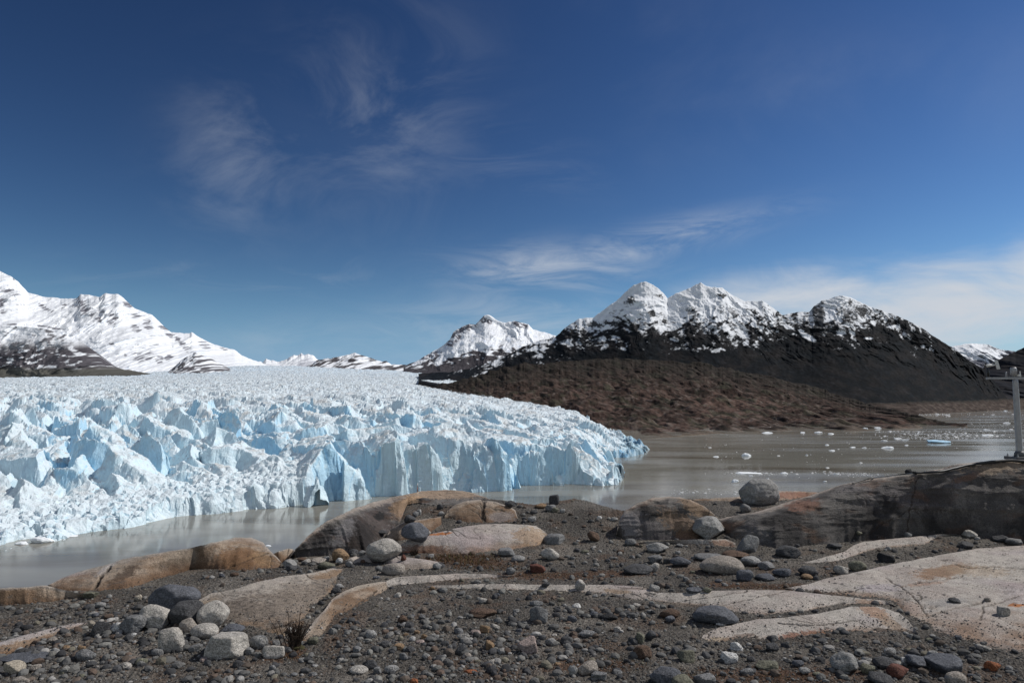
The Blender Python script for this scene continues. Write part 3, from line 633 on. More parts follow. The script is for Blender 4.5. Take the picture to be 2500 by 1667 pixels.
    lav = sst(.1, .5, fbm(wx / 1.7, wy / 1.3, seed + 44, 3)); c = c * (1 - lav[..., None] * A((.04, .07, .0)))
    stri = fbm((wx * .35 + wy) / .035, (wy * .35 - wx) / 1.4, seed + 60, 3); c = c * (1 + .10 * stri)[..., None]
    lich = sst(.28, .42, fbm(wx / .16, wy / .12, seed + 61, 5) + .3 * fbm(wx / 1.4, wy / 1.1, seed + 62, 2)); c = mix(c, A((.12, .11, .10)), lich * .5)
    jd = np.abs(fbm((wx * .8 + wy * .6) / 1.1, (wy * .8 - wx * .6) / 3.2, seed + 63, 4)); jn = sst(.012, .003, jd) * sst(-.1, .25, fbm(wx / .9, wy / .9, seed + 64, 2)); c = mix(c, A((.05, .042, .035)), jn * .8); X[..., 2] -= jn * .02
    pits = sst(.50, .60, fbm(wx / .10, wy / .055, seed + 46, 3) + .22 * n); c = mix(c, A((.06, .05, .045)), pits * .75 * (style == 'pale'))
    for (x, y, w, h, a, colr, am) in stains: c = mix(c, A(colr), blobs(PX, PY, [(x, y, w, h, a)], wx, wy, seed + int(x), .6) * am * (V > 0))
    for pts, wd in cracks:
        d = pl_dist(PX + 6 * fbm(wx / .3, wy / .25, seed + 50, 3), PY + 2.2 * fbm(wx / .2, wy / .2, seed + 51, 3), pts); k = sst(wd * 1.5, wd * .4, d + 2.5 * fbm(wx / .06, wy / .06, seed + 52, 2))
        c = mix(c, A((.035, .026, .02)), k * .85); X[..., 2] -= k * .012 * wd
    o = gmesh(name, X, M_granite, c, smooth=True); tag(o, label, 'bedrock')
    SLAB_PTS.append(X[1:n0 + 6].reshape(-1, 3)); return o
OR, RD = (.36, .13, .035), (.20, .07, .035)
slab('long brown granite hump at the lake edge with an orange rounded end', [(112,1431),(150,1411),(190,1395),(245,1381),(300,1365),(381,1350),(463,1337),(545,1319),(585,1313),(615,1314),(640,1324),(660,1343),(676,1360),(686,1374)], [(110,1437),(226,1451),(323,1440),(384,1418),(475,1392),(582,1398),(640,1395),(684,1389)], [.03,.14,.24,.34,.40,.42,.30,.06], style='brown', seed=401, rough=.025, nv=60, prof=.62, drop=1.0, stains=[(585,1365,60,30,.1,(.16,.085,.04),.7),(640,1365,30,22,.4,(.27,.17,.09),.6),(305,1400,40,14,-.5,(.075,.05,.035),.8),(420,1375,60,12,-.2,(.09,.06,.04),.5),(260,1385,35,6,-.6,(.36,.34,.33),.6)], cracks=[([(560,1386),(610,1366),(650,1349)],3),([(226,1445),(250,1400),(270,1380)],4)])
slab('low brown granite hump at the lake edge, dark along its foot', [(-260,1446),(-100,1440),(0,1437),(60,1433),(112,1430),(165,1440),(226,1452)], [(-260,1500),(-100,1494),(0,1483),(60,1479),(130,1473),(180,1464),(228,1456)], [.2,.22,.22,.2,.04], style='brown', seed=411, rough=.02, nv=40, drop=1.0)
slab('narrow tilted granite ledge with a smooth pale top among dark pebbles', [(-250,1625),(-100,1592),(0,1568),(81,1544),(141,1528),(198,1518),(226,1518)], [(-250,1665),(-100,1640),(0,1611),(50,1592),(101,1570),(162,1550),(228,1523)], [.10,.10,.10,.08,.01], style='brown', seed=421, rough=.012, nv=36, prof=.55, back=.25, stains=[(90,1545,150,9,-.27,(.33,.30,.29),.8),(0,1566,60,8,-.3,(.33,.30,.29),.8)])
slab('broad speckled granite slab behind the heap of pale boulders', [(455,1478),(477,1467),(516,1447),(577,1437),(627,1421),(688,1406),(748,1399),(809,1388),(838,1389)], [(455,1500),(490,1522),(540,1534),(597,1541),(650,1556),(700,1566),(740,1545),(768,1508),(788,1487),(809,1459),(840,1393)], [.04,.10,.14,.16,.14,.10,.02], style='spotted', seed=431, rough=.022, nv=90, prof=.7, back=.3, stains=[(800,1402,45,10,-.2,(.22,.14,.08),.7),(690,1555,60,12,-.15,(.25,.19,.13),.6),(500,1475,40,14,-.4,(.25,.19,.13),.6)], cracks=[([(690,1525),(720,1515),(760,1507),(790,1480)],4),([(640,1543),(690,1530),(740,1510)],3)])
slab('curved brown granite strip below the crack of the speckled slab', [(738,1556),(765,1517),(790,1491),(812,1463),(845,1440),(900,1424),(942,1417)], [(730,1582),(785,1577),(800,1552),(818,1512),(860,1502),(901,1472),(948,1447)], [.02,.06,.08,.10,.10,.06], style='brown', seed=441, rough=.018, nv=60, back=.15, drop=.4, cracks=[([(850,1490),(890,1462),(920,1440)],3)], stains=[(880,1432,60,7,-.3,(.36,.31,.25),.7)])
slab('thin pale rock ledge running out from the curved brown strip', [(940,1418),(963,1409),(1050,1404),(1133,1399),(1190,1401),(1248,1406)], [(950,1440),(1040,1428),(1107,1420),(1170,1417),(1254,1412)], [.05,.08,.07,.06,.02], style='pale', seed=446, rough=.012, nv=24, back=.25)
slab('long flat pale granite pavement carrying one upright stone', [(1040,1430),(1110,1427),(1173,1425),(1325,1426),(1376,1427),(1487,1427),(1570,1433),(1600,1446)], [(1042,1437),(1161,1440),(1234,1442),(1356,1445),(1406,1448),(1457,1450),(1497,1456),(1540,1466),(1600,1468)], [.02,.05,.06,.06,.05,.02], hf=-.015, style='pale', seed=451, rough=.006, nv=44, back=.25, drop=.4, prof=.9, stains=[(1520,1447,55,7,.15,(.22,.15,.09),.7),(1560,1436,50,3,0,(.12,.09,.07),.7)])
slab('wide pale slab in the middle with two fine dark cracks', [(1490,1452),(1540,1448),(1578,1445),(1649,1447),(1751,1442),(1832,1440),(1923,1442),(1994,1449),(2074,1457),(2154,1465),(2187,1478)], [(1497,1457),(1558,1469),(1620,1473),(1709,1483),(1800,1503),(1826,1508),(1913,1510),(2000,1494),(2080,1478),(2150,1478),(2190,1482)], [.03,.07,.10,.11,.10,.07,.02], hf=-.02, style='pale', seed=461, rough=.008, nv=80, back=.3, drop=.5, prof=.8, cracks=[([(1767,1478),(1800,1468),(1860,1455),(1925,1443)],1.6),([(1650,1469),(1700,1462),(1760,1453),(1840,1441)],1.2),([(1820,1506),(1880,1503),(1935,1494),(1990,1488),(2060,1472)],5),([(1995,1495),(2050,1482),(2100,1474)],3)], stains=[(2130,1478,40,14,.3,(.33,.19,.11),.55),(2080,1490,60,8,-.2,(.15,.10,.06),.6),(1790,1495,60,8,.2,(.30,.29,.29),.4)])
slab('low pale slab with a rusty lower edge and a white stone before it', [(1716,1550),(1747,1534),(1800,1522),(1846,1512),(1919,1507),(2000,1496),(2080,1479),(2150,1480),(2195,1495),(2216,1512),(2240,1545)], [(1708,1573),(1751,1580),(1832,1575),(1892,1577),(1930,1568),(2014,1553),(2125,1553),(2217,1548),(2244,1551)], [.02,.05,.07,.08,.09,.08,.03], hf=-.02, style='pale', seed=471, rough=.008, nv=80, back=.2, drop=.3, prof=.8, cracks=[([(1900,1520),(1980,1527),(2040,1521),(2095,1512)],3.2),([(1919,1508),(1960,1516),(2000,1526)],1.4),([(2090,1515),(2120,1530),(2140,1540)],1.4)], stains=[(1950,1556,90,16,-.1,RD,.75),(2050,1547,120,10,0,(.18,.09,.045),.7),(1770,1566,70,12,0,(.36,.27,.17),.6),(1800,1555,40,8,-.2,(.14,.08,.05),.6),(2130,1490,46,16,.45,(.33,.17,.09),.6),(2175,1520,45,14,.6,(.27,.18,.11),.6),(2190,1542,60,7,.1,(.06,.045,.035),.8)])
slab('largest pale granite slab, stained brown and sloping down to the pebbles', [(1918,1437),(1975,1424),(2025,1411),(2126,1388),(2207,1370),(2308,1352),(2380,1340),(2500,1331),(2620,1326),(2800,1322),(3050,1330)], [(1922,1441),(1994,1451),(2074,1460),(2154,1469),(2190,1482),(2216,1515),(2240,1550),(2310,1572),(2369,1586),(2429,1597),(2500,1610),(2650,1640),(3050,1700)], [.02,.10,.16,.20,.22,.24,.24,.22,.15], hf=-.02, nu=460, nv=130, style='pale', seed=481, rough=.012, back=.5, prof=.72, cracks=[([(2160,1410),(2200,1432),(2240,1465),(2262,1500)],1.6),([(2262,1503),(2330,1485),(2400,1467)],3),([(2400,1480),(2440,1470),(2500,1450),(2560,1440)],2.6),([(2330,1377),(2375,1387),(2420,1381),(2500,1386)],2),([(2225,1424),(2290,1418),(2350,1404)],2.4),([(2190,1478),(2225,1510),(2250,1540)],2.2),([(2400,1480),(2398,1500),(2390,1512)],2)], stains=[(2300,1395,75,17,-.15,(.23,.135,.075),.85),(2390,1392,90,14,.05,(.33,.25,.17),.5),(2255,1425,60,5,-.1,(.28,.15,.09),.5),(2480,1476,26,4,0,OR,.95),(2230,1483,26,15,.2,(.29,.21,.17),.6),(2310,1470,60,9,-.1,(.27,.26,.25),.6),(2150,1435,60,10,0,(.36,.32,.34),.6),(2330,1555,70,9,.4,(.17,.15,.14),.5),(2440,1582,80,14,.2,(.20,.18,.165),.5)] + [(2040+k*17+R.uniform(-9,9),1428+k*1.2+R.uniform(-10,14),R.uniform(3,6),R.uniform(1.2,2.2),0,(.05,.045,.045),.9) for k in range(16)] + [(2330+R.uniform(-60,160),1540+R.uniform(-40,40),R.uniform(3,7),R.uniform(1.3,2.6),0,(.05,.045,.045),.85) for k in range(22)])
slab('slim pale slab crossing the gravel below the great dark rock', [(1952,1375),(1989,1366),(2060,1347),(2085,1330),(2108,1322),(2160,1317),(2210,1312),(2295,1304),(2340,1304)], [(1955,1378),(2040,1374),(2081,1361),(2142,1341),(2210,1336),(2258,1333),(2290,1312),(2342,1306)], [.02,.05,.06,.08,.08,.06,.02], hf=-.015, style='pale', seed=491, rough=.008, nv=36, back=.25, drop=.4, stains=[(2050,1372,40,4,-.1,(.22,.19,.15),.6)])
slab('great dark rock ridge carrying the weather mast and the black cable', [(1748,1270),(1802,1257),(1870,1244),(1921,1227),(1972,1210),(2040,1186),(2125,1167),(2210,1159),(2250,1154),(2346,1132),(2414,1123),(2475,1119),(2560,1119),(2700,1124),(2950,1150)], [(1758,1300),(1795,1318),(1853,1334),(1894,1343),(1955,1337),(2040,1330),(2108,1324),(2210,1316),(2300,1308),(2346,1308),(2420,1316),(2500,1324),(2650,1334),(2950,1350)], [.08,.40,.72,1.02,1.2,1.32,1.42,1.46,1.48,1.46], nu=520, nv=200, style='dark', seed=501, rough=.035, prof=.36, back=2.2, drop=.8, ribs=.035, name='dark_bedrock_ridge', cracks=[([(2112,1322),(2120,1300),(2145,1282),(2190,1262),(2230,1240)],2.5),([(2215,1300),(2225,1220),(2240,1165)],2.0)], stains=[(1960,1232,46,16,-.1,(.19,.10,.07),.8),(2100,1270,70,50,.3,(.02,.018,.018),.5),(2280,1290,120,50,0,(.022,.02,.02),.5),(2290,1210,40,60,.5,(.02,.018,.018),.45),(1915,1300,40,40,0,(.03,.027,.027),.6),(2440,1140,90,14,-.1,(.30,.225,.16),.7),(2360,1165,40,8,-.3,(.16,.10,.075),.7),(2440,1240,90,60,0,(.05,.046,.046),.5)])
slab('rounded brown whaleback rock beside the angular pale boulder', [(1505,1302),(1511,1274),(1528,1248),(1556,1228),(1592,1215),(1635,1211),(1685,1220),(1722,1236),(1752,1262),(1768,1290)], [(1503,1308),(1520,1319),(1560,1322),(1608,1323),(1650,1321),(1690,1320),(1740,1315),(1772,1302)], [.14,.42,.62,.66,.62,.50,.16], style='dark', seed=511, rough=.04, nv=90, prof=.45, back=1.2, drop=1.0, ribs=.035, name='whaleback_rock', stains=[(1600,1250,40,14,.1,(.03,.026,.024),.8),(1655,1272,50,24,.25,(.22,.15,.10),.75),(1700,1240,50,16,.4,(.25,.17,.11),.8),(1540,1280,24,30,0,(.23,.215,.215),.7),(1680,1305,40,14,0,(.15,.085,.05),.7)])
slab('thin granite lip at the foot of the rounded brown whaleback', [(1552,1325),(1580,1321),(1636,1319),(1717,1316),(1772,1316),(1795,1325)], [(1554,1329),(1600,1330),(1636,1329),(1700,1331),(1745,1336),(1797,1342)], [.03,.07,.08,.09,.05], style='pale', seed=521, rough=.008, nv=24, back=.2, stains=[(1765,1327,34,9,.1,(.24,.14,.09),.8)])
slab('smooth bright granite back with an orange streak, behind the white boulder', [(972,1335),(1000,1316),(1036,1306),(1117,1288),(1172,1281),(1240,1278),(1282,1280),(1309,1283),(1327,1295),(1344,1311)], [(974,1353),(1020,1355),(1063,1356),(1131,1360),(1200,1350),(1273,1343),(1314,1337),(1347,1315)], [.10,.24,.28,.28,.26,.24,.06], style='pale', seed=531, rough=.016, nv=80, prof=.6, back=.6, drop=.8, stains=[(1075,1302,28,3.5,-.1,OR,.9),(1300,1310,50,24,.2,(.32,.21,.12),.65),(1040,1340,60,12,0,(.17,.09,.055),.75),(1010,1350,30,6,0,RD,.7)])
slab('flat granite tongue under the white boulder', [(803,1381),(845,1366),(880,1354),(930,1352),(981,1358),(1036,1365),(1084,1373)], [(806,1384),(872,1377),(935,1376),(987,1398),(1049,1394),(1086,1377)], [.02,.09,.11,.11,.10,.03], style='pale', seed=541, rough=.008, nv=40, back=.3, prof=.8, stains=[(1030,1384,55,9,0,(.23,.19,.155),.7)])
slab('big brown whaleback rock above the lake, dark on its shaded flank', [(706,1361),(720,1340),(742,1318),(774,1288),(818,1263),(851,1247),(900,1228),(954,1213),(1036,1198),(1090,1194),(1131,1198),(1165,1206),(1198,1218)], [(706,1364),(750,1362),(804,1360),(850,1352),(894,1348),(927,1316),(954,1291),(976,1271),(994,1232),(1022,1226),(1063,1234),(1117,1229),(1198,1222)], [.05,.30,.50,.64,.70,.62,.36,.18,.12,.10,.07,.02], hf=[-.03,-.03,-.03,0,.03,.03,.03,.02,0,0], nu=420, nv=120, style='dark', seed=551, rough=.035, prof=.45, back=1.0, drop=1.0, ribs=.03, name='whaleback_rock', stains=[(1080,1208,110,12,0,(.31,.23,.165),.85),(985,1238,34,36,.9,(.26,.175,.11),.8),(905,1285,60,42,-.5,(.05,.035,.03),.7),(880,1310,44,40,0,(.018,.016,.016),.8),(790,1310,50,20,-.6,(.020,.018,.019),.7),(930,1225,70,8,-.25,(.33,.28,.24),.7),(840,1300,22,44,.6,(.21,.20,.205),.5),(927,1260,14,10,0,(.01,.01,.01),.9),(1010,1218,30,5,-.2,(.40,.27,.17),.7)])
slab('small brown rock step split by one upright crack', [(1086,1258),(1092,1247),(1112,1230),(1140,1222),(1172,1219),(1210,1224),(1240,1235),(1258,1247),(1265,1270)], [(1085,1268),(1115,1276),(1145,1280),(1180,1281),(1240,1279),(1267,1277)], [.06,.18,.22,.22,.16,.04], style='brown', seed=561, rough=.018, nv=50, prof=.5, back=.5, cracks=[([(1181,1222),(1178,1250),(1182,1278)],4)], stains=[(1225,1262,34,14,0,(.27,.235,.22),.7)])
slab('grey brown rock wedge tucked behind the dark round boulder', [(944,1312),(951,1293),(981,1276),(1030,1268),(1076,1262)], [(946,1322),(976,1324),(1020,1316),(1052,1303),(1078,1284)], [.08,.18,.22,.2,.1], style='brown', seed=571, rough=.015, nv=30, prof=.5, back=.3)
slab('rusty low rock at the water behind the round grey boulder', [(1690,1219),(1740,1215),(1799,1212),(1850,1203),(1897,1198),(1950,1199),(1995,1201),(2040,1215)], [(1700,1226),(1768,1228),(1850,1232),(1920,1226),(1980,1217),(2045,1222)], [.02,.06,.10,.12,.10,.04], style='brown', seed=581, rough=.02, nv=30, back=.8, drop=1.0, stains=[(1920,1208,80,9,0,(.26,.13,.085),.8)])
slab('little brown rock corner at the water between two whalebacks', [(655,1358),(676,1347),(705,1337),(716,1340),(722,1358)], [(657,1364),(684,1368),(722,1364)], [.04,.12,.14,.06], style='brown', seed=591, rough=.01, nv=20, back=.4, drop=1.0)

# heights of whatever lies on top, for setting stones down
RX0, RY0, RC = -15.0, 4.0, .04
RN, RM = 800, 560
TOPZ = None
def build_top():
    global TOPZ
    gx, gy = np.meshgrid(RX0 + (np.arange(RN) + .5) * RC, RY0 + (np.arange(RM) + .5) * RC)
    g = zg(gx, gy); s = np.full(g.shape, -99.0); p = np.concatenate(SLAB_PTS)
    i, j = ((p[:, 1] - RY0) / RC).astype(int), ((p[:, 0] - RX0) / RC).astype(int)
    ok = (i >= 0) & (i < RM) & (j >= 0) & (j < RN); np.maximum.at(s, (i[ok], j[ok]), p[ok, 2])
    for _ in range(2):                               # close pinholes
        q = np.pad(s, 1, constant_values=-99); nb = np.stack([q[:-2, 1:-1], q[2:, 1:-1], q[1:-1, :-2], q[1:-1, 2:]])
        cnt = (nb > -50).sum(0); mean = np.where(nb > -50, nb, 0).sum(0) / np.maximum(cnt, 1); s = np.where((s < -50) & (cnt >= 2), mean, s)
    TOPZ = np.stack([g, s])
build_top()
def top_at(x, y):
    i = np.clip(((A(y) - RY0) / RC).astype(int), 0, RM - 1); j = np.clip(((A(x) - RX0) / RC).astype(int), 0, RN - 1)
    return TOPZ[0][i, j], TOPZ[1][i, j]
def surface_point(px, py):                           # first surface along the sight line
    X, Z = ray(px, py); d = np.arange(5.0, 24.0, .015); g, s = top_at(X * d, d); h = np.maximum(g, s); k = np.nonzero(Z * d <= h)[0]
    i = k[0] if len(k) else int(np.argmin(np.abs(Z * d - h))); return np.array([X * d[i], d[i], h[i]]), s[i] > g[i]

# ------------------------------------------------------------------ loose stones
import bmesh
def ico(n):
    bm = bmesh.new(); bmesh.ops.create_icosphere(bm, subdivisions=n, radius=1.0)
    v = A([tuple(p.co) for p in bm.verts]); f = np.array([[p.index for p in q.verts] for q in bm.faces]); bm.free(); return v, f
ICO = {n: ico(n) for n in (1, 2, 3, 4, 5)}
def n3(v, k, seed, o=4):
    return (fbm(v[:, 0] * k + seed, v[:, 1] * k, seed, o) + fbm(v[:, 1] * k, v[:, 2] * k + seed, seed + 1, o) + fbm(v[:, 2] * k + 3, v[:, 0] * k - seed, seed + 2, o)) * .6
def rock_shape(kind, seed, lvl):
    g = np.random.default_rng(seed); v, f = ICO[lvl]; n = v.copy()
    if kind == 'round': cuts, lo, hi, p, na = 14, .62, 1.0, 20, .11
    elif kind == 'egg': cuts, lo, hi, p, na = 5, .86, 1.0, 7, .05
    elif kind == 'flat': cuts, lo, hi, p, na = 13, .62, .95, 24, .10
    elif kind == 'block': cuts, lo, hi, p, na = 7, .70, .95, 22, .09
    else: cuts, lo, hi, p, na = 14, .50, .92, 32, .10
    m = g.normal(size=(cuts, 3)); m /= np.linalg.norm(m, axis=1, keepdims=True); d = g.uniform(lo, hi, cuts)
    if kind == 'block':
        a = g.uniform(-.4, .4); c, s = math.cos(a), math.sin(a)
        bx = A([(c, s, .1), (-c, -s, .15), (-s, c, 0), (s, -c, .1), (.12, .05, 1), (0, 0, -1)]) + g.normal(0, .22, (6, 3)); bx /= np.linalg.norm(bx, axis=1, keepdims=True)
        m = np.concatenate([bx, m]); d = np.r_[g.uniform(.52, .78, 6), d]
    q = np.maximum(n @ m.T, 0) / d; r = (1.0 + (q ** p).sum(1)) ** (-1.0 / p)
    r = r * (1 + na * n3(n, 1.6, seed % 97, 4) + na * .4 * n3(n, 5, seed % 89, 4))
    if kind in ('angular', 'block', 'flat'):
        r = r * (1 + .018 * n3(n, 14, seed % 83, 2))
    v = n * r[:, None]; lo_, hi_ = v.min(0), v.max(0); return (v - (lo_ + hi_) / 2) / ((hi_ - lo_) / 2), f
def _stone(nt, b):
    N, L = nodes(nt); oi = N('ShaderNodeObjectInfo'); c = oi.outputs['Color']
    c = mul(nt, c, rng(nt, tex(nt, 'noise', 70, 'obj', 3, .6), .34, .66, .5, 1.5))
    c = mul(nt, c, rng(nt, tex(nt, 'noise', 22, 'obj', 6, .65), .3, .7, .72, 1.25))
    c = mul(nt, c, rng(nt, tex(nt, 'noise', 6, 'obj', 4, .6, None, 1.0), .3, .7, .8, 1.15))
    L(c, b.inputs['Base Color']); b.inputs['Roughness'].default_value = .82; b.inputs['Specular IOR Level'].default_value = .22
    h = N('ShaderNodeMath', _operation='ADD'); L(tex(nt, 'noise', 45, 'obj', 7, .7), h.inputs[0]); L(tex(nt, 'noise', 12, 'obj', 5, .6), h.inputs[1])
    bump(nt, b, h.outputs[0], .85, .03)
M_stone = material('loose_stone', _stone)
CLR = dict(pale=(.40,.375,.34), cream=(.38,.335,.27), white=(.56,.55,.53), grey=(.185,.185,.185), lightgrey=(.285,.28,.27), dark=(.075,.075,.078), black=(.032,.032,.034), brown=(.115,.075,.053), red=(.13,.055,.04), tan=(.26,.175,.105), olive=(.165,.16,.12), orange=(.27,.10,.045), pink=(.33,.265,.24), slate=(.115,.12,.135), beige=(.31,.275,.24))
CNAME = dict(pale='pale granite', cream='cream coloured', white='whitish', grey='mid grey', lightgrey='light grey', dark='dark grey', black='blackish', brown='dull brown', red='reddish brown', tan='tan', olive='olive grey', orange='rusty orange', pink='pinkish', slate='slate blue grey', beige='beige')
SNAME = dict(round='rounded', egg='egg shaped', flat='flat', block='blocky', angular='angular')
LAND, PLACED, LABELS = [], [], set()
def stone(x0, x1, bot, h, col, kind, label=None, land=None, group=None, seed=None):
    w = x1 - x0; cx, cy = (x0 + x1) / 2, bot - h / 2; seed = seed or int(cx * 7 + bot * 13)
    g = np.random.default_rng(seed)
    X, Z = ray(cx, cy); th = math.atan(-Z); d0 = 10.0; dep = g.uniform(.62, .9)
    d = np.arange(6.4, 23, .02); hw = w * d / F_PX / 2 / cP; hy = hw * dep; hp = h * d / F_PX / 2
    hz = np.sqrt(np.maximum(hp ** 2 - (hy * math.sin(th)) ** 2, (.45 * hp) ** 2)) / math.cos(th)
    gr, sl = top_at(X * d, d); top = np.maximum(gr, sl)
    k = np.nonzero(Z * d - hz * .74 <= top)[0]; i = k[0] if len(k) else len(d) - 1
    lvl = 5 if w > 74 else 4 if w > 30 else 3
    v, f = rock_shape(kind, seed, lvl); v = v * A([hw[i], hy[i], hz[i]])
    a = g.uniform(-.12, .12); base = A([X * d[i], d[i], Z * d[i] - hz[i]]); v[:, 2] += hz[i]
    name = 'boulder' if w >= 48 else 'stone'
    o = mesh(name, v, f, M_stone, smooth=True); o.location = base
    c = A(CLR[col]) * g.uniform(.9, 1.1); o.color = (*c, 1); o['category'] = name
    PLACED.append((cx, bot - h * .3, w, h, o, col, kind, label, land))
    if land: LAND.append((cx, bot - h * .3, land))
    if label: o['label'] = label; LABELS.add(label)
    o['group'] = group or ('boulders on the lake shore' if w >= 48 else 'loose stones on the lake shore'); return o
